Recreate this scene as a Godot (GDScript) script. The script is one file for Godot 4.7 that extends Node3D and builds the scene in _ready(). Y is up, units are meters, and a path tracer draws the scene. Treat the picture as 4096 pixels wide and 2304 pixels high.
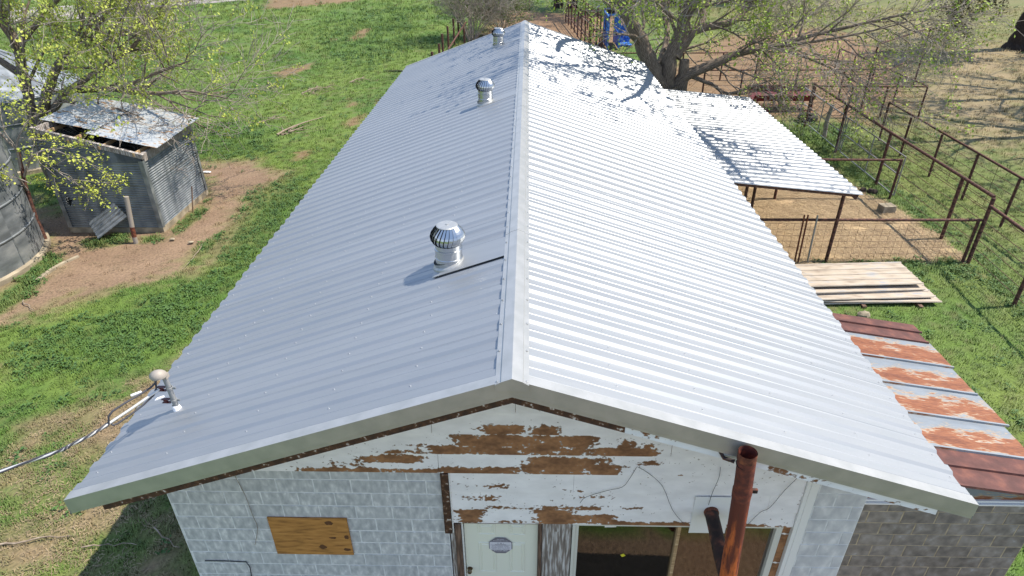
extends Node3D
# A metal-roofed block workshop seen from a drone, with pens, trees, bins and a lawn.
# y is up, metres; the gable wall is the plane z = 0, the ridge runs towards -z, the ground is y = 0.

const CAM := Vector3(0.1157, 8.0037, 4.7889)
const CAM_ROT := Vector3(-0.5342, 0.027, -0.0082)
const FOCAL := 2555.5            # in pixels of the 4096 x 2304 photograph
const RIDGE_Y := 4.732
const EAVE_L := Vector2(-4.19, 3.256)
const EAVE_R := Vector2(4.166, 3.354)
const ROOF_FRONT := 0.753
const ROOF_LENGTH := 19.28
const RIB := 0.2794
const SUN := Vector3(0.60, 1.0, -0.10)   # towards the sun

var M := {}
var rng := RandomNumberGenerator.new()
var noise := FastNoiseLite.new()
var noise_fine := FastNoiseLite.new()
var cam_basis: Basis
var taken := {}

# ---------------------------------------------------------------- mesh builder
class MB:
	var v := PackedVector3Array()
	var n := PackedVector3Array()
	var uv := PackedVector2Array()
	var c := PackedColorArray()
	var col := Color(1, 1, 1)
	var use_col := false
	func vert(p: Vector3, nn: Vector3, t: Vector2):
		v.append(p); n.append(nn); uv.append(t)
		if use_col: c.append(col)
	static func box_uv(p: Vector3, nn: Vector3) -> Vector2:
		var a := nn.abs()
		if a.z >= a.x and a.z >= a.y: return Vector2(p.x, -p.y)
		if a.x >= a.y: return Vector2(p.z, -p.y)
		return Vector2(p.x, p.z)
	# corners counter-clockwise seen from outside
	func tri(a: Vector3, b: Vector3, d: Vector3):
		var nn := (b - a).cross(d - a).normalized()
		vert(a, nn, box_uv(a, nn)); vert(d, nn, box_uv(d, nn)); vert(b, nn, box_uv(b, nn))
	func quad(a: Vector3, b: Vector3, d: Vector3, e: Vector3):
		var nn := (d - a).cross(e - b).normalized()
		var ua := box_uv(a, nn); var ub := box_uv(b, nn); var ud := box_uv(d, nn); var ue := box_uv(e, nn)
		vert(a, nn, ua); vert(d, nn, ud); vert(b, nn, ub)
		vert(a, nn, ua); vert(e, nn, ue); vert(d, nn, ud)
	func smooth_quad(a: Vector3, b: Vector3, d: Vector3, e: Vector3, na: Vector3, nb: Vector3, nd: Vector3, ne: Vector3, ua: Vector2, ub: Vector2, ud: Vector2, ue: Vector2):
		vert(a, na, ua); vert(d, nd, ud); vert(b, nb, ub)
		vert(a, na, ua); vert(e, ne, ue); vert(d, nd, ud)
	func box(lo: Vector3, hi: Vector3):
		obox((lo + hi) * 0.5, (hi - lo), Basis())
	func obox(ctr: Vector3, size: Vector3, b: Basis):
		var x := b.x * size.x * 0.5; var y := b.y * size.y * 0.5; var z := b.z * size.z * 0.5
		quad(ctr - x - y + z, ctr + x - y + z, ctr + x + y + z, ctr - x + y + z)
		quad(ctr + x - y - z, ctr - x - y - z, ctr - x + y - z, ctr + x + y - z)
		quad(ctr + x - y + z, ctr + x - y - z, ctr + x + y - z, ctr + x + y + z)
		quad(ctr - x - y - z, ctr - x - y + z, ctr - x + y + z, ctr - x + y - z)
		quad(ctr - x + y + z, ctr + x + y + z, ctr + x + y - z, ctr - x + y - z)
		quad(ctr - x - y - z, ctr + x - y - z, ctr + x - y + z, ctr - x - y + z)
	# a block with a chamfer round its +z face (blocks, boards on a wall that faces +z)
	func face_block(lo: Vector3, hi: Vector3, ch: float):
		var a := Vector3(lo.x, lo.y, hi.z - ch); var b := Vector3(hi.x, lo.y, hi.z - ch)
		var d := Vector3(hi.x, hi.y, hi.z - ch); var e := Vector3(lo.x, hi.y, hi.z - ch)
		var fa := Vector3(lo.x + ch, lo.y + ch, hi.z); var fb := Vector3(hi.x - ch, lo.y + ch, hi.z)
		var fd := Vector3(hi.x - ch, hi.y - ch, hi.z); var fe := Vector3(lo.x + ch, hi.y - ch, hi.z)
		quad(fa, fb, fd, fe)
		quad(a, b, fb, fa); quad(b, d, fd, fb); quad(d, e, fe, fd); quad(e, a, fa, fe)
		var ba := Vector3(lo.x, lo.y, lo.z); var bb := Vector3(hi.x, lo.y, lo.z)
		var bd := Vector3(hi.x, hi.y, lo.z); var be := Vector3(lo.x, hi.y, lo.z)
		quad(ba, bb, b, a); quad(bb, bd, d, b); quad(bd, be, e, d); quad(be, ba, a, e)
		quad(bb, ba, be, bd)
	# a straight or bent beam with square section between points
	func beam(a: Vector3, b: Vector3, w: float, h: float):
		var y := (b - a).normalized()
		var x := y.cross(Vector3(0, 0, 1))
		if x.length() < 0.1: x = y.cross(Vector3(0, 1, 0))
		x = x.normalized()
		obox((a + b) * 0.5, Vector3(w, a.distance_to(b), h), Basis(x, y, x.cross(y)))
	func tube(path: Array, radii: Array, sides := 8, caps := true):
		var rings := []
		var norms := []
		var m := path.size()
		var ref := Vector3(0.31, 0.2, 0.93)
		var along := PackedFloat32Array()
		var d0 := 0.0
		for i in m:
			var t: Vector3
			if i == 0: t = path[1] - path[0]
			elif i == m - 1: t = path[m - 1] - path[m - 2]
			else: t = path[i + 1] - path[i - 1]
			t = t.normalized()
			if i > 0: d0 += (path[i] as Vector3).distance_to(path[i - 1])
			along.append(d0)
			if absf(ref.dot(t)) > 0.95: ref = Vector3(1, 0, 0) if absf(t.x) < 0.7 else Vector3(0, 1, 0)
			var x := (ref - t * ref.dot(t)).normalized()
			ref = x
			var y := t.cross(x)
			var ring := PackedVector3Array()
			var nr := PackedVector3Array()
			for k in sides:
				var a := TAU * k / sides
				var dd := x * cos(a) + y * sin(a)
				ring.append(path[i] + dd * radii[i]); nr.append(dd)
			rings.append(ring); norms.append(nr)
		for i in m - 1:
			for k in sides:
				var k2 := (k + 1) % sides
				var u0: float = float(k) / sides * 6.0 * radii[i]; var u1: float = float(k + 1) / sides * 6.0 * radii[i]
				smooth_quad(rings[i][k], rings[i][k2], rings[i + 1][k2], rings[i + 1][k], norms[i][k], norms[i][k2], norms[i + 1][k2], norms[i + 1][k],
					Vector2(u0, along[i]), Vector2(u1, along[i]), Vector2(u1, along[i + 1]), Vector2(u0, along[i + 1]))
		if caps:
			for k in range(1, sides - 1):
				tri(rings[0][0], rings[0][k + 1], rings[0][k])
				tri(rings[m - 1][0], rings[m - 1][k], rings[m - 1][k + 1])
	func rod(a: Vector3, b: Vector3, r: float, sides := 8):
		tube([a, b], [r, r], sides)
	# profile: Vector2(radius, height) from bottom to top, outside seen from outside
	func lathe(ctr: Vector3, profile: Array, segs := 24, b := Basis()):
		for i in profile.size() - 1:
			var p: Vector2 = profile[i]; var q: Vector2 = profile[i + 1]
			var s := Vector2(q.y - p.y, -(q.x - p.x)).normalized()
			for k in segs:
				var a0 := TAU * k / segs; var a1 := TAU * (k + 1) / segs
				var d0 := Vector3(cos(a0), 0, -sin(a0)); var d1 := Vector3(cos(a1), 0, -sin(a1))
				var n0 := b * (d0 * s.x + Vector3(0, s.y, 0)); var n1 := b * (d1 * s.x + Vector3(0, s.y, 0))
				smooth_quad(ctr + b * (d0 * p.x + Vector3(0, p.y, 0)), ctr + b * (d1 * p.x + Vector3(0, p.y, 0)), ctr + b * (d1 * q.x + Vector3(0, q.y, 0)), ctr + b * (d0 * q.x + Vector3(0, q.y, 0)),
					n0, n1, n1, n0, Vector2(a0, p.y), Vector2(a1, p.y), Vector2(a1, q.y), Vector2(a0, q.y))
	# flat polygon (convex, counter-clockwise in xy) pushed from z0 to z1
	func prism(poly: Array, z0: float, z1: float, xf := Transform3D()):
		var m := poly.size()
		for k in range(1, m - 1):
			tri(xf * Vector3(poly[0].x, poly[0].y, z1), xf * Vector3(poly[k].x, poly[k].y, z1), xf * Vector3(poly[k + 1].x, poly[k + 1].y, z1))
			tri(xf * Vector3(poly[0].x, poly[0].y, z0), xf * Vector3(poly[k + 1].x, poly[k + 1].y, z0), xf * Vector3(poly[k].x, poly[k].y, z0))
		for k in m:
			var p: Vector2 = poly[k]; var q: Vector2 = poly[(k + 1) % m]
			quad(xf * Vector3(p.x, p.y, z0), xf * Vector3(q.x, q.y, z0), xf * Vector3(q.x, q.y, z1), xf * Vector3(p.x, p.y, z1))
	# sheet metal: profile (along, lift) swept from a-edge to b-edge; dir_along is the direction of the profile, up the lift
	func sheet(profile: Array, a: Vector3, b: Vector3, dir_along: Vector3, up: Vector3, steps := 1):
		for s in steps:
			var p0 := a.lerp(b, float(s) / steps); var p1 := a.lerp(b, float(s + 1) / steps)
			for i in profile.size() - 1:
				var p: Vector2 = profile[i]; var q: Vector2 = profile[i + 1]
				var d := dir_along * p.x + up * p.y; var e := dir_along * q.x + up * q.y
				var nn := (p1 - p0).cross(e - d)
				if nn.dot(up) >= 0.0: quad(p0 + d, p1 + d, p1 + e, p0 + e)
				else: quad(p0 + d, p0 + e, p1 + e, p1 + d)
	func mesh() -> ArrayMesh:
		var arr := []
		arr.resize(Mesh.ARRAY_MAX)
		arr[Mesh.ARRAY_VERTEX] = v; arr[Mesh.ARRAY_NORMAL] = n; arr[Mesh.ARRAY_TEX_UV] = uv
		if use_col: arr[Mesh.ARRAY_COLOR] = c
		var m := ArrayMesh.new()
		m.add_surface_from_arrays(Mesh.PRIMITIVE_TRIANGLES, arr)
		return m

# ---------------------------------------------------------------- scene helpers
func numbered(called: String) -> String:
	if not taken.has(called):
		taken[called] = 0
		return called
	taken[called] += 1
	return "%s_%03d" % [called, taken[called]]

func thing(called: String, label: String, category: String, at := Vector3.ZERO, group := "") -> Node3D:
	var o := Node3D.new()
	o.name = numbered(called)
	add_child(o)
	o.position = at
	tag(o, label, category, group)
	return o

func tag(o: Node, label: String, category: String, group := ""):
	o.set_meta("label", label); o.set_meta("category", category)
	if group != "": o.set_meta("group", group)

func part(called: String, mb: MB, mat: Material, parent: Node) -> MeshInstance3D:
	return part_mesh(called, mb.mesh(), mat, parent)

func part_mesh(called: String, mesh: Mesh, mat: Material, parent: Node) -> MeshInstance3D:
	var o := MeshInstance3D.new()
	o.name = called if parent != self else numbered(called)
	o.mesh = mesh
	o.material_override = mat
	parent.add_child(o, true)
	return o

func structure(called: String, mb: MB, mat: Material) -> MeshInstance3D:
	var o := part(called, mb, mat, self)
	o.set_meta("kind", "structure")
	return o

func multi(called: String, mesh: Mesh, mat: Material, xf: Array, cols: Array, parent: Node) -> MultiMeshInstance3D:
	var mm := MultiMesh.new()
	mm.transform_format = MultiMesh.TRANSFORM_3D
	mm.use_colors = cols.size() > 0
	mm.mesh = mesh
	mm.instance_count = xf.size()
	for i in xf.size():
		mm.set_instance_transform(i, xf[i])
		if cols.size() > 0: mm.set_instance_color(i, cols[i])
	var o := MultiMeshInstance3D.new()
	o.name = called if parent != self else numbered(called)
	o.multimesh = mm
	o.material_override = mat
	parent.add_child(o, true)
	return o

# photograph pixel (4096 x 2304) to a direction; the distance comes from what the thing stands on
func ray(px: float, py: float) -> Vector3:
	return cam_basis * Vector3((px - 2048.0) / FOCAL, -(py - 1152.0) / FOCAL, -1.0)
func gnd(px: float, py: float, y := 0.0) -> Vector3:
	var d := ray(px, py)
	return CAM + d * ((y - CAM.y) / d.y)
func onz(px: float, py: float, z := 0.0) -> Vector3:
	var d := ray(px, py)
	return CAM + d * ((z - CAM.z) / d.z)
func roof_y(x: float) -> float:
	if x < 0.0: return RIDGE_Y + x * (RIDGE_Y - EAVE_L.y) / -EAVE_L.x
	return RIDGE_Y - x * (RIDGE_Y - EAVE_R.y) / EAVE_R.x
func on_left_roof(px: float, py: float) -> Vector3:
	var s := (RIDGE_Y - EAVE_L.y) / -EAVE_L.x
	var d := ray(px, py)
	var t := (RIDGE_Y - (CAM.y - s * CAM.x)) / (d.y - s * d.x)
	return CAM + d * t

# ---------------------------------------------------------------- materials
func lin(r: float, g: float, b: float) -> Color:
	return Color(r, g, b).linear_to_srgb()

func mat(called: String, color: Color, rough := 0.8, metal := 0.0) -> StandardMaterial3D:
	var m := StandardMaterial3D.new()
	m.resource_name = called
	m.albedo_color = color
	m.roughness = rough
	m.metallic = metal
	M[called] = m
	return m

func noise_tex(freq: float, stops: Array, seed_: int, size := 512, octaves := 5, as_normal := false, bump := 4.0) -> NoiseTexture2D:
	var f := FastNoiseLite.new()
	f.noise_type = FastNoiseLite.TYPE_SIMPLEX_SMOOTH
	f.frequency = freq
	f.fractal_octaves = octaves
	f.seed = seed_
	var t := NoiseTexture2D.new()
	t.width = size; t.height = size
	t.seamless = true
	t.noise = f
	if as_normal:
		t.as_normal_map = true
		t.bump_strength = bump
	else:
		var g := Gradient.new()
		var off := PackedFloat32Array(); var cl := PackedColorArray()
		for s in stops:
			off.append(s[0]); cl.append(s[1])
		g.offsets = off; g.colors = cl
		t.color_ramp = g
	return t

# noise picture stretched by (sx, sy): streaks, grain
func grain_tex(seed_: int, w: int, h: int, fx: float, fy: float, stops: Array, octaves := 5, warp := 0.0) -> ImageTexture:
	var f := FastNoiseLite.new()
	f.noise_type = FastNoiseLite.TYPE_SIMPLEX_SMOOTH
	f.frequency = 1.0
	f.fractal_octaves = octaves
	f.seed = seed_
	var img := Image.create(w, h, false, Image.FORMAT_RGB8)
	for y in h:
		for x in w:
			var k := float(x) / w; var l := float(y) / h
			# blend across the wrap so that repeats show no seam
			var a := f.get_noise_2d(k * fx, l * fy)
			var b := f.get_noise_2d((k - 1.0) * fx, l * fy)
			var t := lerpf(a, b, smoothstep(0.8, 1.0, k))
			var a2 := f.get_noise_2d(k * fx, (l - 1.0) * fy)
			t = lerpf(t, a2, smoothstep(0.8, 1.0, l))
			img.set_pixel(x, y, ramp(stops, t * 0.5 + 0.5))
	img.generate_mipmaps()
	return ImageTexture.create_from_image(img)

func ramp(stops: Array, t: float) -> Color:
	if t <= stops[0][0]: return stops[0][1]
	for i in range(1, stops.size()):
		if t <= stops[i][0]:
			return (stops[i - 1][1] as Color).lerp(stops[i][1], (t - stops[i - 1][0]) / (stops[i][0] - stops[i - 1][0]))
	return stops[-1][1]

func rgb(r: int, g: int, b: int) -> Color:
	return Color8(r, g, b)

func textured(called: String, tex: Texture2D, scale: Vector2, rough := 0.85, metal := 0.0) -> StandardMaterial3D:
	var m := mat(called, Color(1, 1, 1), rough, metal)
	m.albedo_texture = tex
	m.uv1_scale = Vector3(scale.x, scale.y, 1)
	return m

# paint that has flaked off boards: blobs [x0, x1, y0, y1, weight] in metres over the area
func peel_tex(area: Rect2, w: int, h: int, blobs: Array, paint: Color, seed_: int) -> ImageTexture:
	var f := FastNoiseLite.new(); f.seed = seed_; f.frequency = 1.0; f.fractal_octaves = 5
	f.noise_type = FastNoiseLite.TYPE_SIMPLEX_SMOOTH
	var img := Image.create(w, h, false, Image.FORMAT_RGB8)
	var wood := rgb(158, 112, 74); var wood_dark := rgb(112, 76, 50); var primer := rgb(140, 128, 118)
	for j in h:
		var y := area.position.y + area.size.y * (1.0 - (j + 0.5) / h)
		for i in w:
			var x := area.position.x + area.size.x * (i + 0.5) / w
			var s := 0.0
			for b in blobs:
				if x < b[0] - 0.25 or x > b[1] + 0.25 or y < b[2] - 0.1 or y > b[3] + 0.1: continue
				var dx: float = smoothstep(b[0] - 0.22, b[0] + 0.12, x) * (1.0 - smoothstep(b[1] - 0.12, b[1] + 0.22, x))
				var dy: float = smoothstep(b[2] - 0.03, b[2] + 0.015, y) * (1.0 - smoothstep(b[3] - 0.035, b[3] + 0.04, y))
				s = maxf(s, dx * dy * b[4])
			var big := f.get_noise_2d(x * 2.2, y * 5.0)
			var small := f.get_noise_2d(x * 14.0 + 40.0, y * 20.0)
			var k := s + big * 0.5 + small * 0.42 - 0.5
			var col := paint
			var tint := f.get_noise_2d(x * 3.0 + 90.0, y * 6.0) * 0.05
			col = Color(paint.r + tint, paint.g + tint, paint.b + tint)
			if s > 0.02 or (small > 0.52 and big > 0.12):
				if k > 0.06:
					col = wood.lerp(wood_dark, clampf(0.35 + big * 1.1 + small * 0.5, 0.0, 1.0))
				elif k > -0.02:
					col = primer.lerp(col, clampf(-k * 20.0 + 0.2, 0.0, 0.8))
				elif small > 0.52:
					col = primer
			img.set_pixel(i, j, col)
	img.generate_mipmaps()
	return ImageTexture.create_from_image(img)

func area_mat(called: String, tex: Texture2D, area: Rect2, rough := 0.8) -> StandardMaterial3D:
	# the box mapping gives (x, -y) in metres on faces towards +z
	var m := textured(called, tex, Vector2(1.0 / area.size.x, 1.0 / area.size.y), rough)
	m.uv1_offset = Vector3(-area.position.x / area.size.x, (area.position.y + area.size.y) / area.size.y, 0)
	return m

func make_materials():
	for k in 3:
		var g0 := 155 + k
		textured("galvanised_roof_%d" % k, grain_tex(3 + k, 256, 256, 5.0, 14.0, [[0.2, rgb(g0 - 3, g0 + 2, g0 + 6)], [0.5, rgb(g0, g0 + 4, g0 + 8)], [0.85, rgb(g0 + 3, g0 + 7, g0 + 10)]], 5), Vector2(0.22, 0.45), 0.49 + 0.01 * k, 0.64)
	textured("galvanised_trim", noise_tex(0.02, [[0.2, rgb(168, 170, 169)], [0.8, rgb(180, 181, 180)]], 4, 256, 4), Vector2(0.7, 0.7), 0.45, 0.62)
	mat("screw", rgb(178, 181, 184), 0.5, 0.8)
	mat("vent_metal", rgb(188, 191, 194), 0.24, 1.0)
	mat("vent_dark", rgb(60, 62, 65), 0.5, 0.6)
	# old galvanised iron: bins and the small shed
	var old := textured("old_iron", noise_tex(0.01, [[0.15, rgb(110, 116, 120)], [0.5, rgb(138, 144, 148)], [0.85, rgb(166, 170, 172)]], 8, 512, 6), Vector2(0.4, 0.4), 0.5, 0.55)
	old.normal_enabled = true
	old.normal_texture = noise_tex(0.02, [], 9, 256, 3, true, 2.0)
	old.normal_scale = 0.25
	textured("shed_roof_iron", noise_tex(0.012, [[0.3, rgb(176, 182, 186)], [0.66, rgb(196, 200, 202)], [0.78, rgb(172, 150, 126)], [0.92, rgb(146, 106, 74)]], 18, 512, 6), Vector2(0.35, 0.7), 0.5, 0.45)
	textured("rust", noise_tex(0.02, [[0.2, rgb(72, 38, 28)], [0.5, rgb(104, 58, 42)], [0.8, rgb(134, 78, 50)]], 21, 512, 5), Vector2(1.2, 1.2), 0.85, 0.05)
	textured("rust_pipe", noise_tex(0.03, [[0.2, rgb(58, 38, 34)], [0.5, rgb(86, 56, 48)], [0.8, rgb(112, 76, 62)]], 22, 256, 5), Vector2(1.5, 1.5), 0.8, 0.1)
	textured("rust_wire", noise_tex(0.03, [[0.2, rgb(72, 56, 48)], [0.8, rgb(118, 90, 72)]], 23, 128, 4), Vector2(1, 1), 0.85, 0.1)
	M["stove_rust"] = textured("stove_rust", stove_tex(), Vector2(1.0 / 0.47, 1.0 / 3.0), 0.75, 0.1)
	textured("stove_maroon", noise_tex(0.03, [[0.25, rgb(84, 42, 36)], [0.6, rgb(108, 54, 42)], [0.85, rgb(134, 70, 48)]], 30, 256, 5), Vector2(1.5, 1.5), 0.8, 0.1)
	textured("stove_dark", noise_tex(0.02, [[0.25, rgb(42, 32, 30)], [0.6, rgb(70, 46, 40)], [0.85, rgb(128, 74, 52)]], 31, 256, 5), Vector2(1, 1), 0.8, 0.1)
	mat("soot", rgb(18, 16, 16), 0.95)
	textured("maroon_paint", noise_tex(0.02, [[0.2, rgb(92, 26, 36)], [0.8, rgb(128, 44, 56)]], 33, 256, 4), Vector2(1, 1), 0.45)
	mat("grey_pipe", rgb(150, 152, 152), 0.5, 0.5)
	mat("rubber", rgb(28, 28, 29), 0.8)
	mat("black_cable", rgb(62, 62, 68), 0.6)
	mat("bare_cable", rgb(205, 205, 202), 0.5, 0.3)
	mat("porcelain", rgb(84, 34, 26), 0.25)
	mat("head_grey", rgb(158, 150, 140), 0.6, 0.1)
	mat("white_sealant", rgb(235, 235, 238), 0.7)
	textured("chute_blue", noise_tex(0.02, [[0.25, rgb(26, 62, 128)], [0.6, rgb(46, 104, 186)], [0.85, rgb(120, 160, 205)]], 35, 256, 5), Vector2(0.8, 0.8), 0.5)
	# walls
	var block_stops := [[0.15, rgb(158, 159, 160)], [0.42, rgb(176, 177, 177)], [0.62, rgb(190, 190, 189)], [0.82, rgb(214, 213, 211)]]
	for k in 4:
		var t := grain_tex(40 + k, 256, 256, 16.0, 7.0, block_stops.map(func(s): return [s[0] + (k - 1.5) * 0.035, s[1]]), 5)
		textured("painted_block_%d" % k, t, Vector2(0.75, 0.75), 0.92)
	textured("whitewashed_block", grain_tex(47, 256, 256, 7.0, 4.0, [[0.25, rgb(178, 179, 181)], [0.6, rgb(202, 202, 201)], [0.8, rgb(220, 219, 217)]]), Vector2(0.7, 0.7), 0.92)
	textured("white_mortar", grain_tex(48, 128, 128, 8.0, 8.0, [[0.3, rgb(200, 202, 202)], [0.7, rgb(222, 222, 220)]]), Vector2(1, 1), 0.95)
	for k in 4:
		var c0 := 104 + k * 5
		textured("grey_block_%d" % k, grain_tex(50 + k, 256, 256, 6.0, 5.0, [[0.2, rgb(c0 - 10, c0 - 14, c0 - 20)], [0.5, rgb(c0 + 14, c0 + 7, c0 - 3)], [0.75, rgb(c0 + 30, c0 + 25, c0 + 17)], [0.9, rgb(c0 + 52, c0 + 52, c0 + 50)]]), Vector2(0.9, 0.9), 0.95)
	textured("sandy_mortar", grain_tex(55, 128, 128, 8.0, 8.0, [[0.3, rgb(146, 134, 110)], [0.7, rgb(178, 164, 136)]]), Vector2(1, 1), 0.95)
	textured("concrete", noise_tex(0.02, [[0.2, rgb(132, 122, 104)], [0.8, rgb(168, 156, 134)]], 57, 256, 5), Vector2(0.6, 0.6), 0.95)
	var area := Rect2(-3.2, 2.1, 6.6, 2.0)
	var blobs := [
		[-0.30, 0.09, 3.49, 3.61, 0.95], [0.14, 0.44, 3.48, 3.59, 0.8],
		[-0.58, 0.74, 3.30, 3.455, 0.85], [-0.85, 0.74, 3.2, 3.32, 0.78], [0.80, 1.46, 3.2, 3.31, 0.85], [1.05, 1.2, 3.3, 3.42, 0.7], [1.3, 1.45, 3.28, 3.38, 0.75], [-1.52, -0.9, 3.2, 3.26, 0.6], [-1.1, -0.92, 3.24, 3.34, 0.55],
		[-1.56, -0.98, 3.06, 3.16, 0.9], [-2.28, -0.8, 2.925, 2.99, 0.82], [-0.78, 0.1, 2.925, 3.02, 0.72], [0.12, 0.78, 2.925, 3.16, 0.88], [0.7, 1.06, 2.925, 3.07, 0.88], [0.86, 1.05, 3.05, 3.17, 0.62], [1.35, 1.46, 3.06, 3.12, 0.7], [1.55, 1.78, 2.925, 2.96, 0.7], [-1.9, -1.6, 2.99, 3.08, 0.5],
		[-0.5, -0.1, 2.70, 2.76, 0.5], [0.6, 0.9, 2.65, 2.69, 0.5],
		[-0.55, -0.1, 2.5, 2.58, 0.56], [0.55, 0.95, 2.55, 2.61, 0.58], [0.24, 0.95, 2.375, 2.44, 0.66], [1.15, 1.28, 2.4, 2.45, 0.55], [-0.3, 0.1, 2.38, 2.42, 0.5],
		[-0.58, -0.42, 2.16, 2.35, 1.0], [-0.72, -0.66, 2.15, 2.28, 0.8], [0.24, 0.62, 2.15, 2.36, 1.0], [0.5, 1.08, 2.16, 2.30, 0.85], [0.95, 1.95, 2.14, 2.20, 0.82], [2.3, 3.0, 2.14, 2.19, 0.75], [-0.3, 0.12, 2.16, 2.21, 0.52]]
	M["siding"] = area_mat("siding", peel_tex(area, 1536, 466, blobs, rgb(233, 229, 226), 61), area, 0.75)
	var strip := Rect2(0, 0, 2, 0.5)
	M["flaked_board"] = area_mat("flaked_board", peel_tex(strip, 512, 128, [[0.1, 1.9, 0.02, 0.48, 0.95]], rgb(226, 222, 218), 63), strip, 0.8)
	M["white_flaked_board"] = area_mat("white_flaked_board", peel_tex(strip, 512, 128, [[0.2, 0.7, 0.1, 0.3, 0.46], [1.1, 1.7, 0.1, 0.4, 0.44]], rgb(222, 224, 224), 64), strip, 0.8)
	mat("white_trim", rgb(226, 225, 221), 0.6)
	mat("door_paint", rgb(224, 224, 208), 0.5)
	mat("frame_paint", rgb(205, 204, 194), 0.5)
	textured("brown_paint", noise_tex(0.03, [[0.2, rgb(54, 34, 24)], [0.7, rgb(84, 54, 34)], [0.88, rgb(200, 196, 190)]], 66, 256, 5), Vector2(1.4, 1.4), 0.8)
	textured("grey_wood", grain_tex(67, 256, 256, 16.0, 2.5, [[0.25, rgb(104, 95, 88)], [0.48, rgb(134, 124, 116)], [0.62, rgb(176, 172, 168)], [0.8, rgb(200, 197, 194)]]), Vector2(2.0, 1.0), 0.9)
	textured("old_wood", grain_tex(68, 256, 256, 22.0, 2.5, [[0.25, rgb(66, 52, 44)], [0.5, rgb(98, 76, 62)], [0.75, rgb(132, 106, 88)]]), Vector2(2.5, 1.0), 0.9)
	textured("pale_wood", grain_tex(69, 256, 256, 4.0, 22.0, [[0.25, rgb(150, 120, 84)], [0.6, rgb(186, 156, 116)], [0.8, rgb(208, 184, 148)]]), Vector2(1.0, 2.0), 0.9)
	textured("plywood", grain_tex(70, 512, 256, 3.0, 12.0, [[0.15, rgb(122, 82, 40)], [0.4, rgb(164, 114, 56)], [0.62, rgb(180, 126, 64)], [0.9, rgb(192, 140, 78)]], 4), Vector2(1.0, 1.5), 0.8)
	mat("knot", rgb(92, 58, 32), 0.85)
	var glass := mat("window_glass", Color(0.10, 0.10, 0.08, 0.30), 0.02)
	glass.transparency = BaseMaterial3D.TRANSPARENCY_ALPHA
	glass.metallic_specular = 0.9
	mat("pane_tint_brown", rgb(126, 76, 34), 0.5)  # even orange-brown for the added board behind the right pane
	mat("interior", rgb(96, 80, 62), 0.95)
	mat("knob_metal", rgb(128, 112, 92), 0.3, 0.9)
	mat("sign_grey", rgb(116, 112, 122), 0.5)
	mat("sign_white", rgb(206, 204, 212), 0.5)
	mat("yellow_sticker", rgb(206, 196, 48), 0.6)
	mat("lino", rgb(128, 98, 66), 0.9)
	# lean-to roof: on every sheet rust has eaten the upslope half, with a ragged edge
	for k in 3:
		M["rusty_sheet_%d" % k] = textured("rusty_sheet_%d" % k, rust_sheet_tex(72 + k, 0.18 + 0.1 * k), Vector2(1.0 / 2.7, 1.0 / 0.62), 0.6, 0.2)
		M["rusty_sheet_%d" % k].uv1_offset = Vector3(0.3 * k, 1.05 / 0.62, 0)
	textured("red_rust_sheet", noise_tex(0.012, [[0.2, rgb(84, 54, 50)], [0.6, rgb(100, 64, 58)], [0.85, rgb(118, 76, 64)]], 76, 512, 6), Vector2(0.6, 0.6), 0.8, 0.1)
	textured("dusty_sheet", grain_tex(77, 384, 256, 4.0, 5.0, [[0.2, rgb(146, 132, 118)], [0.4, rgb(170, 158, 142)], [0.6, rgb(182, 170, 154)], [0.75, rgb(160, 160, 160)], [0.9, rgb(146, 148, 152)]], 5), Vector2(0.35, 0.8), 0.7, 0.2)
	# vegetation
	textured("bark", grain_tex(80, 256, 512, 16.0, 6.0, [[0.25, rgb(78, 68, 60)], [0.5, rgb(118, 106, 94)], [0.78, rgb(160, 146, 130)]], 5), Vector2(2.0, 0.7), 0.95)
	textured("pale_bark", grain_tex(81, 128, 256, 10.0, 5.0, [[0.25, rgb(120, 112, 104)], [0.6, rgb(160, 150, 140)], [0.85, rgb(190, 182, 172)]], 4), Vector2(3.0, 1.0), 0.95)
	textured("dark_bark", grain_tex(82, 128, 256, 14.0, 5.0, [[0.25, rgb(34, 29, 26)], [0.6, rgb(60, 50, 44)], [0.85, rgb(84, 72, 62)]], 4), Vector2(2.0, 0.7), 0.95)
	textured("dead_wood", grain_tex(83, 128, 128, 6.0, 3.0, [[0.25, rgb(112, 98, 84)], [0.8, rgb(168, 154, 136)]], 4), Vector2(4.0, 2.0), 0.95)
	for a in [["leaf", 0.55], ["grass_blade", 0.35], ["straw_blade", 0.2]]:
		var m := mat(a[0], Color(1, 1, 1), 0.7)
		m.vertex_color_use_as_albedo = true
		m.cull_mode = BaseMaterial3D.CULL_DISABLED
		m.backlight_enabled = true
		m.backlight = Color(a[1], a[1], a[1] * 0.7)
	var soil := mat("soil", Color(1, 1, 1), 0.97)
	soil.vertex_color_use_as_albedo = true
	soil.albedo_texture = noise_tex(0.035, [[0.15, Color(0.80, 0.80, 0.79)], [0.5, Color(0.94, 0.94, 0.93)], [0.85, Color(1, 1, 1)]], 90, 1024, 6)
	soil.uv1_scale = Vector3(0.31, 0.31, 1)
	soil.normal_enabled = true
	soil.normal_texture = noise_tex(0.03, [], 91, 1024, 6, true, 6.0)
	soil.normal_scale = 0.9
	textured("asphalt", noise_tex(0.03, [[0.2, rgb(146, 138, 136)], [0.8, rgb(160, 152, 150)]], 92, 512, 5), Vector2(0.2, 0.2), 0.95)

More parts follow.
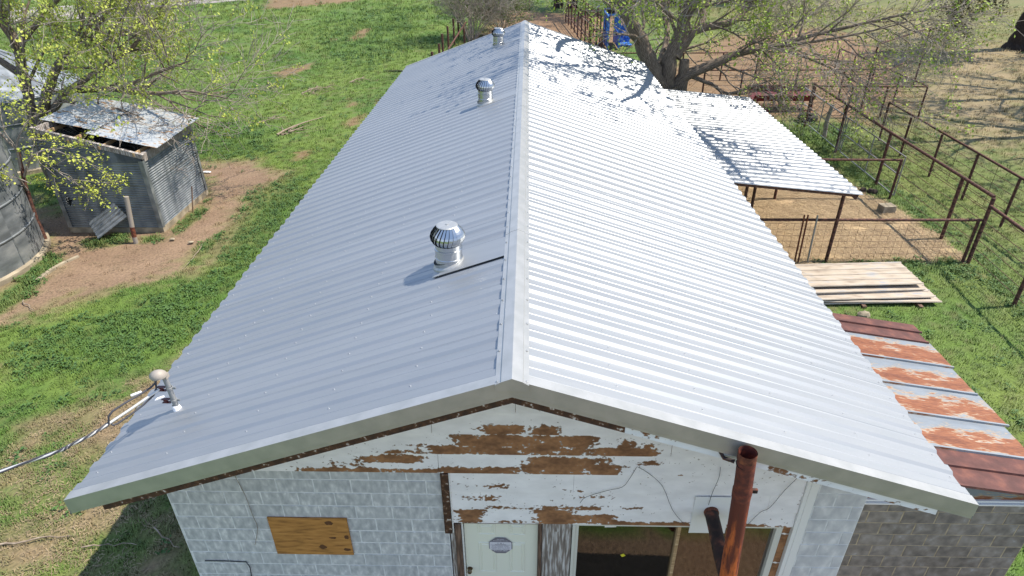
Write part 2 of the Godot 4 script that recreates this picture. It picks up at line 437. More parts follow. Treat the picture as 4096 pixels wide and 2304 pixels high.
func rust_sheet_tex(seed_: int, share: float) -> ImageTexture:
	var f := FastNoiseLite.new(); f.seed = seed_; f.frequency = 1.0; f.fractal_octaves = 6
	f.noise_type = FastNoiseLite.TYPE_SIMPLEX_SMOOTH
	var img := Image.create(512, 160, false, Image.FORMAT_RGB8)
	var zinc := rgb(130, 138, 146); var zinc_dark := rgb(112, 121, 130); var pale := rgb(172, 150, 124); var rust := rgb(138, 86, 56); var deep := rgb(104, 60, 42)
	for y in 160:
		for x in 512:
			var u := x / 512.0; var v := y / 160.0      # v = 0 is the downhill seam towards +z
			var n := f.get_noise_2d(u * 4.0, v * 3.4); var s := f.get_noise_2d(u * 16.0 + 9.0, v * 26.0)
			var edge := 1.0 - absf(v - (0.72 if v > 0.5 or seed_ == 73 else 0.60)) * 2.3
			var k := edge - share + n * 0.8 + s * 0.55
			var c := zinc.lerp(zinc_dark, clampf(0.5 + n, 0.0, 1.0))
			if k > 0.18: c = rust.lerp(deep, clampf(k - 0.3 + s * 0.6, 0.0, 1.0))
			elif k > -0.02: c = c.lerp(pale, 0.8).lerp(rust, clampf((k - 0.06) * 5.0, 0.0, 0.7))
			elif k > -0.2: c = c.lerp(pale, (k + 0.2) * 3.0)
			img.set_pixel(x, y, c)
	img.generate_mipmaps()
	return ImageTexture.create_from_image(img)

# old flue: rusty maroon above, orange lower down, with a ragged edge between
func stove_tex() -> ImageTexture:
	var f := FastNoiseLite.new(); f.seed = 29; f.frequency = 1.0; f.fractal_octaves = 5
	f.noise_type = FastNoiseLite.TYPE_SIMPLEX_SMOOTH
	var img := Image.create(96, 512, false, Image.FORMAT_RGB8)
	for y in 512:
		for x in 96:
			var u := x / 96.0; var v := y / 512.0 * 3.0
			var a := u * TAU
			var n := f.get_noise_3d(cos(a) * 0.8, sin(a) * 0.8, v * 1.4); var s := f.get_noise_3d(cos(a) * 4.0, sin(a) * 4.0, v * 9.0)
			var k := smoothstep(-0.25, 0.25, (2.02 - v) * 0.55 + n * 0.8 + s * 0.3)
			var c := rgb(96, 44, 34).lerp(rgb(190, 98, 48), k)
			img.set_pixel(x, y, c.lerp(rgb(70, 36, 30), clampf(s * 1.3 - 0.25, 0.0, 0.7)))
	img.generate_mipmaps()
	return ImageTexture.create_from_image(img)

func _ready():
	cam_basis = Basis.from_euler(CAM_ROT, EULER_ORDER_YXZ)
	var cam := Camera3D.new()
	cam.name = "camera"
	cam.fov = rad_to_deg(2.0 * atan(1152.0 / FOCAL))
	cam.near = 0.1
	cam.far = 1500.0
	cam.transform = Transform3D(cam_basis, CAM)
	add_child(cam)
	cam.current = true
	var sky_mat := ProceduralSkyMaterial.new()
	sky_mat.sky_top_color = Color(0.47, 0.56, 0.70)
	sky_mat.sky_horizon_color = Color(0.84, 0.87, 0.90)
	sky_mat.sky_curve = 0.13
	sky_mat.ground_bottom_color = Color(0.30, 0.30, 0.18)
	sky_mat.ground_horizon_color = Color(0.55, 0.56, 0.48)
	sky_mat.sun_angle_max = 1.0
	var sky := Sky.new()
	sky.sky_material = sky_mat
	var env := Environment.new()
	env.background_mode = Environment.BG_SKY
	env.sky = sky
	env.background_energy_multiplier = 1.4
	env.tonemap_mode = Environment.TONE_MAPPER_LINEAR
	env.tonemap_exposure = 1.6
	env.sdfgi_enabled = true
	env.ssao_enabled = true
	env.ssil_enabled = true
	var we := WorldEnvironment.new()
	we.name = "environment"
	we.environment = env
	add_child(we)
	var sun := DirectionalLight3D.new()
	sun.name = "sun"
	sun.light_energy = 1.45
	sun.light_color = Color(1.0, 0.96, 0.90)
	sun.light_angular_distance = 0.53
	sun.shadow_enabled = true
	add_child(sun)
	sun.look_at_from_position(Vector3.ZERO, -SUN, Vector3(0, 0, 1))

	rng.seed = 7
	noise.seed = 11; noise.frequency = 1.0; noise.fractal_octaves = 4; noise.noise_type = FastNoiseLite.TYPE_SIMPLEX_SMOOTH
	noise_fine.seed = 12; noise_fine.frequency = 1.0; noise_fine.fractal_octaves = 3; noise_fine.noise_type = FastNoiseLite.TYPE_SIMPLEX_SMOOTH
	make_materials()
	make_zones()
	make_ground()
	make_workshop()
	make_lean_to()
	make_carport()
	make_shed()
	make_bins()
	make_fences()
	make_trees()
	make_roof_things()
	make_wall_things()
	make_yard_things()
	make_grass()

# ---------------------------------------------------------------- ground
var zones := []

func zone(kind: String, px: Array, soft: float, strength := 1.0):
	var poly := PackedVector2Array()
	for p in px:
		var g := gnd(p[0], p[1])
		poly.append(Vector2(g.x, g.z))
	add_zone(kind, poly, soft, strength)

func add_zone(kind: String, poly: PackedVector2Array, soft: float, strength := 1.0):
	var box := Rect2(poly[0], Vector2.ZERO)
	for p in poly: box = box.expand(p)
	zones.append({"kind": kind, "poly": poly, "soft": soft, "k": strength, "box": box.grow(soft * 2.0)})

func make_zones():
	zone("dirt", [[-60, 1150], [150, 1080], [190, 1010], [60, 900], [100, 800], [260, 850], [560, 780], [830, 760], [770, 640], [1000, 640], [1140, 690], [1160, 760], [1060, 850], [910, 945], [790, 1010], [700, 1090], [560, 1120], [330, 1190], [150, 1270], [-60, 1290]], 0.9)
	zone("dirt", [[800, 980], [960, 860], [1060, 840], [1000, 960], [860, 1080], [760, 1110]], 0.8, 0.75)
	zone("dry", [[760, 1440], [640, 1500], [480, 1560], [330, 1660], [200, 1760], [-40, 1800], [-40, 2330], [600, 2330], [560, 2000], [600, 1800]], 1.6, 0.9)
	zone("dirt", [[700, 1470], [560, 1540], [430, 1640], [360, 1740], [470, 1760], [640, 1600], [720, 1500]], 0.5, 0.8)
	zone("dirt", [[560, 2030], [700, 1990], [830, 2100], [800, 2330], [600, 2330]], 0.9, 0.75)
	zone("dirt", [[20, 1700], [220, 1640], [330, 1700], [160, 1800]], 0.6, 0.6)
	zone("dirt", [[100, 2080], [280, 2200], [180, 2300], [-40, 2240]], 0.6, 0.5)
	zone("dirt", [[260, 1990], [420, 1960], [520, 2060], [360, 2120]], 0.5, 0.55)
	# bare spots on the lawn
	for s in [[[1090, 290], [1190, 265], [1260, 250], [1240, 275], [1130, 310]], [[1400, 160], [1440, 120], [1490, 110], [1470, 135], [1420, 165]], [[1310, 165], [1345, 152], [1340, 165]], [[1390, 405], [1430, 405], [1425, 430], [1395, 425]], [[1400, 470], [1460, 455], [1440, 495], [1385, 510]], [[1180, 610], [1230, 600], [1240, 630], [1190, 640]], [[1490, 405], [1530, 395], [1510, 420]], [[1060, 40], [1300, 18], [1450, 4], [1300, -30], [1080, -20]]]:
		zone("red", s, 0.35, 0.85)
	zone("lush", [[1280, 120], [1500, 40], [1680, 30], [1640, 180], [1500, 270], [1380, 230], [1300, 180]], 3.0, 0.7)
	zone("lush", [[740, 500], [1000, 480], [1080, 600], [900, 640], [760, 600]], 1.2, 0.8)
	zone("lush", [[150, 1320], [500, 1250], [900, 1080], [780, 1300], [600, 1420], [250, 1480], [60, 1420]], 1.0, 0.8)
	zone("lush", [[-20, 1270], [110, 1190], [190, 1100], [240, 1030], [190, 1015], [110, 1090], [-20, 1190]], 0.15, 0.9)
	zone("lush", [[320, 965], [430, 935], [520, 940], [520, 968], [350, 995]], 0.15, 0.9)
	zone("lush", [[560, 950], [650, 935], [655, 962], [565, 975]], 0.12, 0.9)
	zone("lush", [[690, 915], [770, 850], [840, 780], [850, 790], [790, 880], [705, 935]], 0.2, 0.8)
	zone("lush", [[770, 1000], [880, 925], [905, 935], [820, 1020]], 0.25, 0.7)
	zone("lush", [[1000, 760], [1180, 700], [1250, 720], [1100, 900], [900, 1150], [800, 1230], [860, 1080]], 0.8, 0.8)
	# pens on the right
	zone("straw", [[2960, 700], [3380, 735], [3500, 800], [3640, 880], [3760, 960], [3850, 1030], [3200, 1060], [3000, 1000]], 0.5)
	zone("dirt", [[2880, 720], [3080, 720], [3100, 830], [3000, 860]], 0.4, 0.8)
	zone("dirt", [[3260, 640], [3300, 650], [3430, 745], [3380, 745]], 0.3, 0.8)
	zone("red", [[2900, 470], [3480, 485], [3540, 440], [3620, 380], [3560, 200], [3300, 110], [2900, 140], [2700, 240], [2640, 330], [2800, 420]], 1.5, 0.9)
	zone("lush", [[3080, 500], [3420, 495], [3360, 620], [3180, 560]], 0.5, 0.9)
	zone("lush", [[3160, 1040], [3420, 1020], [3800, 1030], [4000, 1180], [4110, 1290], [4110, 1200], [3900, 1000], [3960, 1120], [3880, 1120], [3700, 1100], [3400, 1085]], 0.4, 0.9)
	zone("lush", [[3380, 700], [3560, 800], [3680, 880], [3760, 950], [3800, 930], [3600, 760], [3420, 660]], 0.25, 0.9)
	# beaten earth behind the workshop and among the far trees
	zone("red", [[1850, 215], [2000, 190], [2100, 120], [2420, 215], [2560, 150], [2520, 60], [2330, 62], [2250, 50], [2000, 38], [1950, 60], [1960, 110], [1880, 160]], 1.5, 0.95)
	zone("pale", [[3560, 420], [3680, 300], [3780, 190], [4200, 160], [4200, 520], [3900, 600], [3760, 480]], 3.5, 0.8)
	zone("pale", [[3450, 130], [3700, 60], [3780, 120], [3600, 200]], 2.5, 0.5)
	# the yard before the gable wall, and unseen dirt added beyond it
	add_zone("dirt", PackedVector2Array([Vector2(-3.0, -0.5), Vector2(7, -0.5), Vector2(7.5, 1.55), Vector2(-2.6, 1.45)]), 0.2)
	add_zone("dirt", PackedVector2Array([Vector2(-3.5, 4.2), Vector2(9, 4.4), Vector2(14, 30), Vector2(-12, 30)]), 0.5, 0.9)  # unseen dirt, added to bounce warm light onto the facade

# shares of bare earth by kind at a point, with ragged edges
func cover(x: float, z: float) -> Dictionary:
	var out := {"dirt": 0.0, "red": 0.0, "straw": 0.0, "dry": 0.0, "lush": 0.0, "pale": 0.0}
	var p := Vector2(x, z)
	var jag := noise.get_noise_2d(x * 0.9, z * 0.9) * 0.7 + noise_fine.get_noise_2d(x * 3.1, z * 3.1) * 0.5
	for q in zones:
		if not q.box.has_point(p): continue
		var d := 1e9
		var poly: PackedVector2Array = q.poly
		for i in poly.size():
			d = minf(d, p.distance_to(Geometry2D.get_closest_point_to_segment(p, poly[i], poly[(i + 1) % poly.size()])))
		if not Geometry2D.is_point_in_polygon(p, poly): d = -d
		var s := clampf((d + jag * q.soft) / (q.soft * 0.45) * 0.5 + 0.5, 0.0, 1.0) * float(q.k)
		out[q.kind] = maxf(out[q.kind], s)
	out.dirt *= 1.0 - out.lush * 0.9
	return out

func ground_color(x: float, z: float, cv: Dictionary) -> Color:
	var n1 := noise.get_noise_2d(x * 0.16 + 7.0, z * 0.16)
	var n2 := noise.get_noise_2d(x * 0.7, z * 0.7 + 31.0)
	var n3 := noise_fine.get_noise_2d(x * 2.6 + 3.0, z * 2.6)
	var green := Color(0.072, 0.148, 0.022).lerp(Color(0.145, 0.212, 0.038), clampf(0.55 + n1 * 1.0 + n2 * 0.7, 0.0, 1.0))
	green = green.lerp(Color(0.042, 0.095, 0.018), clampf(n2 * 0.9 + n3 * 0.7 - 0.1, 0.0, 0.8))
	# thin sward with earth showing between the tufts
	green = green.lerp(Color(0.17, 0.125, 0.07), clampf(n3 * 1.0 - n2 * 0.4 - 0.14, 0.0, 0.75))
	# the pasture on the far right is dry
	var dry := smoothstep(12.5, 19.0, x + n1 * 5.0) * smoothstep(-10.0, -17.0, z)
	dry = maxf(dry, 0.4 * smoothstep(8.0, 14.0, x + n1 * 4.0))
	var tan_ := Color(0.235, 0.195, 0.095).lerp(Color(0.14, 0.15, 0.05), clampf(0.5 + n2 * 1.1 + n1 * 0.6, 0.0, 1.0))
	green = green.lerp(tan_, dry * 0.85)
	var c := green.lerp(Color(0.060, 0.125, 0.020).lerp(Color(0.10, 0.18, 0.028), 0.5 + n3 * 0.5), cv.lush * 0.75)
	c = c.lerp(Color(0.25, 0.18, 0.105).lerp(Color(0.12, 0.16, 0.04), clampf(0.5 + n2 * 1.3 + n3 * 0.8, 0.0, 1.0)), cv.dry * 0.85)
	c = c.lerp(Color(0.33, 0.245, 0.155).lerp(Color(0.27, 0.215, 0.12), 0.5 + n2 * 0.5), cv.pale)
	c = c.lerp(Color(0.265, 0.158, 0.092).lerp(Color(0.20, 0.12, 0.07), clampf(0.4 + n2 * 0.8 + n3 * 0.4, 0.0, 1.0)), cv.red)
	c = c.lerp(Color(0.275, 0.188, 0.122).lerp(Color(0.215, 0.142, 0.092), clampf(0.5 + n2 * 0.9 + n3 * 0.5, 0.0, 1.0)), cv.dirt)
	c = c.lerp(Color(0.50, 0.37, 0.215).lerp(Color(0.31, 0.21, 0.12), clampf(0.42 + n2 * 0.7 + n3 * 0.8, 0.0, 1.0)), cv.straw)
	return c

func steps_between(stops: Array) -> PackedFloat32Array:
	# stops: [[from, step], ..., [end, 0]]
	var out := PackedFloat32Array()
	for i in stops.size() - 1:
		var a: float = stops[i][0]
		while a < stops[i + 1][0] - 1e-4:
			out.append(a)
			a += stops[i][1]
	out.append(stops[-1][0])
	return out

func make_ground():
	var xs := steps_between([[-900, 150], [-150, 15], [-60, 2.0], [-30, 0.7], [-17, 0.24], [20, 0.5], [34, 2.0], [60, 15], [150, 150], [900, 0]])
	var zs := steps_between([[-1000, 150], [-250, 15], [-100, 2.0], [-62, 0.7], [-34, 0.36], [-22, 0.22], [3, 0.5], [6, 4], [30, 30], [150, 150], [600, 0]])
	var w := xs.size(); var h := zs.size()
	var v := PackedVector3Array(); var c := PackedColorArray(); var t := PackedVector2Array(); var n := PackedVector3Array()
	for j in h:
		for i in w:
			var x := xs[i]; var z := zs[j]
			var cv := cover(x, z)
			var y := 0.0
			if absf(x) < 70 and z > -110:
				y = noise.get_noise_2d(x * 0.8, z * 0.8) * 0.02 + noise_fine.get_noise_2d(x * 2.5, z * 2.5) * 0.015 - 0.02
				y += cv.straw * (0.03 + 0.12 * maxf(0.0, noise.get_noise_2d(x * 0.7 + 9.0, z * 0.7)) + 0.05 * noise_fine.get_noise_2d(x * 2.2, z * 2.2))
			v.append(Vector3(x, y, z))
			c.append(ground_color(x, z, cv))
			t.append(Vector2(x, z))
	n.resize(v.size())
	for j in h:
		for i in w:
			var a := v[j * w + maxi(i - 1, 0)]; var b := v[j * w + mini(i + 1, w - 1)]
			var d := v[maxi(j - 1, 0) * w + i]; var e := v[mini(j + 1, h - 1) * w + i]
			n[j * w + i] = (e - d).cross(b - a).normalized()
	var idx := PackedInt32Array()
	for j in h - 1:
		for i in w - 1:
			var a := j * w + i
			idx.append_array(PackedInt32Array([a, a + 1, a + w, a + 1, a + w + 1, a + w]))
	var arr := []
	arr.resize(Mesh.ARRAY_MAX)
	arr[Mesh.ARRAY_VERTEX] = v; arr[Mesh.ARRAY_COLOR] = c; arr[Mesh.ARRAY_TEX_UV] = t; arr[Mesh.ARRAY_NORMAL] = n; arr[Mesh.ARRAY_INDEX] = idx
	# tangents for the relief: u runs along x, v along z
	var tg := PackedFloat32Array()
	for k in v.size(): tg.append_array(PackedFloat32Array([1, 0, 0, -1]))
	arr[Mesh.ARRAY_TANGENT] = tg
	var m := ArrayMesh.new()
	m.add_surface_from_arrays(Mesh.PRIMITIVE_TRIANGLES, arr)
	var o := part_mesh("ground", m, M.soil, self)
	o.set_meta("kind", "structure")
	# the pale road beyond the lawn
	var road := MB.new()
	var edge := [gnd(-900, 60), gnd(-300, 110), gnd(400, 70), gnd(640, 27), gnd(900, 8), gnd(1150, -14), gnd(1500, -40), gnd(1900, -62)]
	for i in edge.size() - 1:
		var a: Vector3 = edge[i] + Vector3(0, 0.02, 0); var b: Vector3 = edge[i + 1] + Vector3(0, 0.02, 0)
		var off := Vector3(-2.5, 0, -11)
		road.quad(a, b, b + off, a + off)
		road.quad(a + Vector3(0, -0.12, 0), b + Vector3(0, -0.12, 0), b, a)
	structure("road", road, M.asphalt)

# ---------------------------------------------------------------- workshop
func rib_profile(ribs: int, lap: float) -> Array:
	var out := []
	for k in ribs:
		var o := k * RIB
		out.append_array([Vector2(o, 0.0), Vector2(o + 0.092, 0.0), Vector2(o + 0.122, 0.023), Vector2(o + 0.206, 0.023), Vector2(o + 0.236, 0.0), Vector2(o + 0.258, 0.0), Vector2(o + 0.264, 0.004), Vector2(o + 0.270, 0.0)])
	out.append(Vector2(ribs * RIB - 0.002, 0.0))
	out.append(Vector2(ribs * RIB, 0.003))
	out.append(Vector2(ribs * RIB + lap, 0.003))
	return out

# a lapped board on a wall that faces +z; corners by height, lower edge proud
func lap_board(x00: float, x01: float, y0: float, x10: float, x11: float, y1: float, z0: float, z1: float) -> MB:
	var m := MB.new()
	var a := Vector3(x00, y0, z0); var b := Vector3(x01, y0, z0)
	var d := Vector3(x11, y1, z1); var e := Vector3(x10, y1, z1)
	var back := -0.03
	var ba := Vector3(x00, y0, back); var bb := Vector3(x01, y0, back); var bd := Vector3(x11, y1, back); var be := Vector3(x10, y1, back)
	m.quad(a, b, d, e); m.quad(bb, ba, be, bd); m.quad(ba, bb, b, a); m.quad(b, bb, bd, d); m.quad(ba, a, e, be); m.quad(e, d, bd, be)
	return m

func block_rows(parent: Node, x0: float, x1: float, y0: float, y1: float, phase: float, bed: float, z: float, mats: Array):
	var k0 := int(ceil((bed - y0) / 0.2032))
	for k in range(k0, -40, -1):
		var lo := bed - 0.2032 * k
		var hi := minf(lo + 0.2032, y1)
		if lo >= y1 - 0.03: break
		lo = maxf(lo, y0)
		var off := phase + (0.2032 if posmod(k, 2) == 1 else 0.0)
		var x: float = off + floor((x0 - off) / 0.4064) * 0.4064
		while x < x1 - 0.02:
			var a := maxf(x, x0); var b := minf(x + 0.4064, x1)
			if b - a > 0.04:
				var m := MB.new()
				var zz := z + rng.randf_range(-0.0015, 0.0015)
				m.face_block(Vector3(a + 0.0075, lo + 0.0065, z - 0.06), Vector3(b - 0.0075, hi - 0.0065, zz), 0.003)
				var i := rng.randi() % mats.size()
				part("block", m, mats[i], parent)
			x += 0.4064

func make_workshop():
	var w := thing("workshop", "long concrete block workshop with new shiny ribbed metal gable roof and peeling white siding", "building")
	var sl := (RIDGE_Y - EAVE_L.y) / -EAVE_L.x
	var sr := (RIDGE_Y - EAVE_R.y) / EAVE_R.x
	var upl := Vector3(-sl, 1, 0).normalized(); var upr := Vector3(sr, 1, 0).normalized()
	var back := ROOF_FRONT - ROOF_LENGTH
	# walls that close the building
	var m := MB.new()
	m.box(Vector3(-3.82, 0, -18.2), Vector3(-3.62, 3.22, -0.2))
	part("side_wall", m, M.painted_block_1, w)
	m = MB.new()
	m.box(Vector3(3.56, 0, -18.2), Vector3(3.75, 3.30, -0.2))
	part("side_wall", m, M.painted_block_2, w)
	m = MB.new()
	m.prism([Vector2(-3.82, 0), Vector2(3.75, 0), Vector2(3.75, 3.3), Vector2(0, 4.55), Vector2(-3.82, 3.22)], -18.38, -18.2)
	part("back_wall", m, M.painted_block_0, w)
	m = MB.new()
	m.box(Vector3(-3.6, 0.0, -18.2), Vector3(3.55, 0.1, -0.2))
	part("floor", m, M.lino, w)
	# front wall: mortar with blocks set in it
	m = MB.new()
	m.box(Vector3(-3.82, 0, -0.2), Vector3(-0.745, 2.96, -0.0032))
	var fw := part("front_wall", m, M.white_mortar, w)
	block_rows(fw, -3.82, -0.745, 0.13, 2.95, -1.7646, 2.1653, 0.0, [M.painted_block_0, M.painted_block_1, M.painted_block_2, M.painted_block_3])
	m = MB.new()
	m.box(Vector3(3.14, 0, -0.2), Vector3(3.745, 3.1, -0.0032))
	fw = part("front_wall", m, M.white_mortar, w)
	block_rows(fw, 3.20, 3.745, 0.13, 3.1, 3.42, 2.05, 0.0, [M.whitewashed_block])
	# gable: sheathing under lapped boards
	m = MB.new()
	m.prism([Vector2(-3.6, 2.92), Vector2(3.14, 2.92), Vector2(3.14, 3.30), Vector2(0, 4.50), Vector2(-3.6, 3.22)], -0.2, -0.03)
	part("gable_sheathing", m, M.interior, w)
	m = MB.new()
	m.box(Vector3(-0.74, 2.15, -0.2), Vector3(3.14, 2.92, -0.03))
	part("gable_sheathing", m, M.interior, w)
	var left_x := func(y: float) -> float: return (y + 0.20 - RIDGE_Y) / sl
	var right_x := func(y: float) -> float: return (RIDGE_Y - y - 0.20) / sr
	var rows := [[2.925, 3.197, [-0.795]], [3.197, 3.475, [1.59]], [3.475, 3.755, [-0.83]], [3.755, 4.03, [0.01]], [4.03, 4.30, []]]
	for r in rows:
		var y0: float = r[0]; var y1: float = r[1]
		var cuts: Array = [maxf(left_x.call(y0), -3.8)]
		cuts.append_array(r[2]); cuts.append(minf(right_x.call(y0), 3.05))
		for i in cuts.size() - 1:
			var a: float = cuts[i] + (0.0 if i == 0 else 0.002); var b: float = cuts[i + 1] - 0.002
			var a1 := maxf(a, left_x.call(y1)); var b1 := minf(b, right_x.call(y1))
			part("siding_board", lap_board(a, b, y0 + 0.003, a1, b1, y1 - 0.003, 0.030, 0.006), M.siding, w)
	for r in [[2.635, 2.925, [0.622]], [2.372, 2.635, [2.72]], [2.145, 2.372, []]]:
		var cuts: Array = [-0.70]
		cuts.append_array(r[2]); cuts.append(3.05)
		for i in cuts.size() - 1:
			part("siding_board", lap_board(cuts[i] + 0.001, cuts[i + 1] - 0.001, r[0] + 0.003, cuts[i] + 0.001, cuts[i + 1] - 0.001, r[1] - 0.002, 0.022, 0.003), M.siding, w)
	# corner boards
	m = MB.new(); m.face_block(Vector3(3.052, 0.1, -0.1), Vector3(3.096, 3.24, 0.035), 0.003)
	part("corner_board", m, M.white_trim, w)
	m = MB.new(); m.face_block(Vector3(3.104, 0.1, -0.1), Vector3(3.190, 3.22, 0.024), 0.003)
	part("corner_board", m, M.white_trim, w)
	m = MB.new(); m.face_block(Vector3(-0.785, 1.99, -0.05), Vector3(-0.703, 2.92, 0.045), 0.003)
	part("brown_post", m, M.brown_paint, w)
	m = MB.new(); m.face_block(Vector3(-0.70, 1.99, -0.05), Vector3(-0.688, 2.92, 0.03), 0.002)
	part("trim_strip", m, M.white_trim, w)
	m = MB.new(); m.face_block(Vector3(-0.735, 0.0, -0.18), Vector3(-0.684, 1.985, -0.02), 0.003)
	part("door_post", m, M.grey_wood, w)
	m = MB.new(); m.face_block(Vector3(-0.680, 0.0, -0.18), Vector3(-0.612, 2.09, 0.0), 0.004)
	part("door_post", m, M.old_wood, w)
	m = MB.new(); m.face_block(Vector3(-0.608, 0.0, -0.18), Vector3(-0.592, 2.13, -0.02), 0.002)
	part("trim_strip", m, M.white_trim, w)
	m = MB.new(); m.face_block(Vector3(-0.592, 2.115, -0.18), Vector3(0.30, 2.143, 0.004), 0.002)
	part("door_header", m, M.old_wood, w)
	m = MB.new(); m.face_block(Vector3(0.262, 0.0, -0.18), Vector3(0.300, 2.113, -0.008), 0.002)
	part("door_post", m, M.old_wood, w)
	m = MB.new(); m.face_block(Vector3(0.306, 0.0, -0.18), Vector3(0.63, 2.138, 0.004), 0.003)
	part("weathered_panel", m, M.grey_wood, w)
	# door
	m = MB.new(); m.face_block(Vector3(-0.585, 0.1, -0.11), Vector3(0.258, 2.115, -0.07), 0.003)
	var door := part("door", m, M.door_paint, w)
	for px in [[-0.43, -0.226], [-0.074, 0.11]]:
		for py in [[1.84, 2.03], [1.17, 1.71], [0.3, 1.0]]:
			m = MB.new()
			# a moulding round a raised field
			for e in [[px[0], px[1], py[0], py[0] + 0.022], [px[0], px[1], py[1] - 0.022, py[1]], [px[0], px[0] + 0.022, py[0] + 0.022, py[1] - 0.022], [px[1] - 0.022, px[1], py[0] + 0.022, py[1] - 0.022]]:
				m.face_block(Vector3(e[0], e[2], -0.075), Vector3(e[1], e[3], -0.062), 0.005)
			m.face_block(Vector3(px[0] + 0.035, py[0] + 0.035, -0.075), Vector3(px[1] - 0.035, py[1] - 0.035, -0.063), 0.007)
			part("door_panel", m, M.door_paint, door)
	m = MB.new()
	m.lathe(Vector3(-0.545, 1.23, -0.07), [Vector2(0.0, 0.0), Vector2(0.032, 0.0), Vector2(0.032, 0.006), Vector2(0.012, 0.01), Vector2(0.012, 0.03), Vector2(0.026, 0.038), Vector2(0.029, 0.052), Vector2(0.022, 0.066), Vector2(0, 0.07)], 16, Basis(Vector3(1, 0, 0), PI / 2))
	part("door_knob", m, M.knob_metal, door)
	# window
	m = MB.new()
	m.face_block(Vector3(0.64, 2.098, -0.12), Vector3(2.965, 2.143, 0.0), 0.003)
	m.face_block(Vector3(0.64, 0.85, -0.12), Vector3(2.965, 0.90, 0.0), 0.003)
	m.face_block(Vector3(0.64, 0.90, -0.12), Vector3(0.675, 2.098, 0.004), 0.003)
	m.face_block(Vector3(0.675, 0.90, -0.12), Vector3(0.712, 2.098, -0.012), 0.003)
	m.face_block(Vector3(2.895, 0.90, -0.12), Vector3(2.965, 2.098, -0.006), 0.003)
	var win := part("window", m, M.frame_paint, w)
	m = MB.new(); m.face_block(Vector3(1.81, 0.90, -0.10), Vector3(1.848, 2.098, -0.004), 0.003)
	part("mullion", m, M.pale_wood, win)
	for g in [[0.712, 1.81], [1.848, 2.895]]:
		m = MB.new(); m.box(Vector3(g[0], 0.90, -0.062), Vector3(g[1], 2.098, -0.056))
		part("pane", m, M.window_glass, win)
	m = MB.new(); m.box(Vector3(1.86, 0.9, -0.12), Vector3(2.89, 2.09, -0.11))
	part("added_backing", m, M.pane_tint_brown, win)  # added board gives the right pane its orange-brown look, partly a ground reflection
	m = MB.new(); m.face_block(Vector3(2.968, 0.1, -0.1), Vector3(3.050, 2.142, -0.012), 0.003)
	part("window_casing", m, M.flaked_board, w)
	m = MB.new(); m.box(Vector3(0.635, 0.1, -0.14), Vector3(2.97, 0.845, -0.01))
	part("apron_board", m, M.grey_wood, w)
	# roof deck under the sheets
	for s in [[EAVE_L, upl], [EAVE_R, upr]]:
		m = MB.new()
		var e := Vector3(s[0].x, s[0].y, 0); var r := Vector3(0, RIDGE_Y, 0)
		var up: Vector3 = s[1]
		var e1 := e.lerp(r, 0.012) - up * 0.012; var r1 := r - up * 0.012
		var e0 := e1 - up * 0.09; var r0 := r1 - up * 0.09
		var f := Vector3(0, 0, ROOF_FRONT - 0.06); var b := Vector3(0, 0, back + 0.05)
		if e.x < 0: m.quad(e1 + f, r1 + f, r1 + b, e1 + b); m.quad(e0 + b, r0 + b, r0 + f, e0 + f); m.quad(e0 + f, r0 + f, r1 + f, e1 + f); m.quad(e0 + b, e0 + f, e1 + f, e1 + b); m.quad(r0 + b, e0 + b, e1 + b, r1 + b)
		else: m.quad(r1 + f, e1 + f, e1 + b, r1 + b); m.quad(r0 + b, e0 + b, e0 + f, r0 + f); m.quad(r0 + f, e0 + f, e1 + f, r1 + f); m.quad(e0 + f, e0 + b, e1 + b, e1 + f); m.quad(e0 + b, r0 + b, r1 + b, e1 + b)
		part("roof_deck", m, M.old_wood, w)
	# ribbed sheets, three ribs each
	var prof := rib_profile(3, 0.03)
	var last := rib_profile(3, 0.0)
	for k in 23:
		var z := ROOF_FRONT - k * RIB * 3.0
		var jig := rng.randf_range(-0.006, 0.006)
		for s in [[EAVE_L, upl, sl], [EAVE_R, upr, sr]]:
			m = MB.new()
			var e2: Vector2 = s[0]
			var a := Vector3(e2.x - signf(e2.x) * -jig, e2.y, z); var b := Vector3(signf(e2.x) * 0.03, RIDGE_Y - 0.03 * s[2], z)
			m.sheet(prof if k < 22 else last, a, b, Vector3(0, 0, -1), s[1], 3)
			part("roof_sheet", m, M["galvanised_roof_%d" % (rng.randi() % 3)], w)
	# screws through the sheets into the purlins
	var screw := MB.new()
	screw.lathe(Vector3.ZERO, [Vector2(0.011, 0.0), Vector2(0.010, 0.003), Vector2(0.0055, 0.004), Vector2(0.0055, 0.010), Vector2(0.0, 0.010)], 8)
	var xf := []
	for s in [[EAVE_L, upl, sl, -1.0], [EAVE_R, upr, sr, 1.0]]:
		var bas := Basis(Vector3(0, 0, 1), -atan(s[2]) * s[3])
		for row in [4.09, 3.29, 2.48, 1.68, 0.88]:
			for k in 69:
				var x: float = row * s[3] + rng.randf_range(-0.025, 0.025)
				xf.append(Transform3D(bas, Vector3(x, roof_y(x), ROOF_FRONT - k * RIB - 0.05)))
		for k in 46:
			var x: float = 0.122 * s[3]
			xf.append(Transform3D(bas, Vector3(x, roof_y(x) + 0.036, ROOF_FRONT - k * RIB * 1.5 - 0.02)))
	var sc := multi("screws", screw.mesh(), M.screw, xf, [], w)
	sc.set_meta("kind", "stuff")
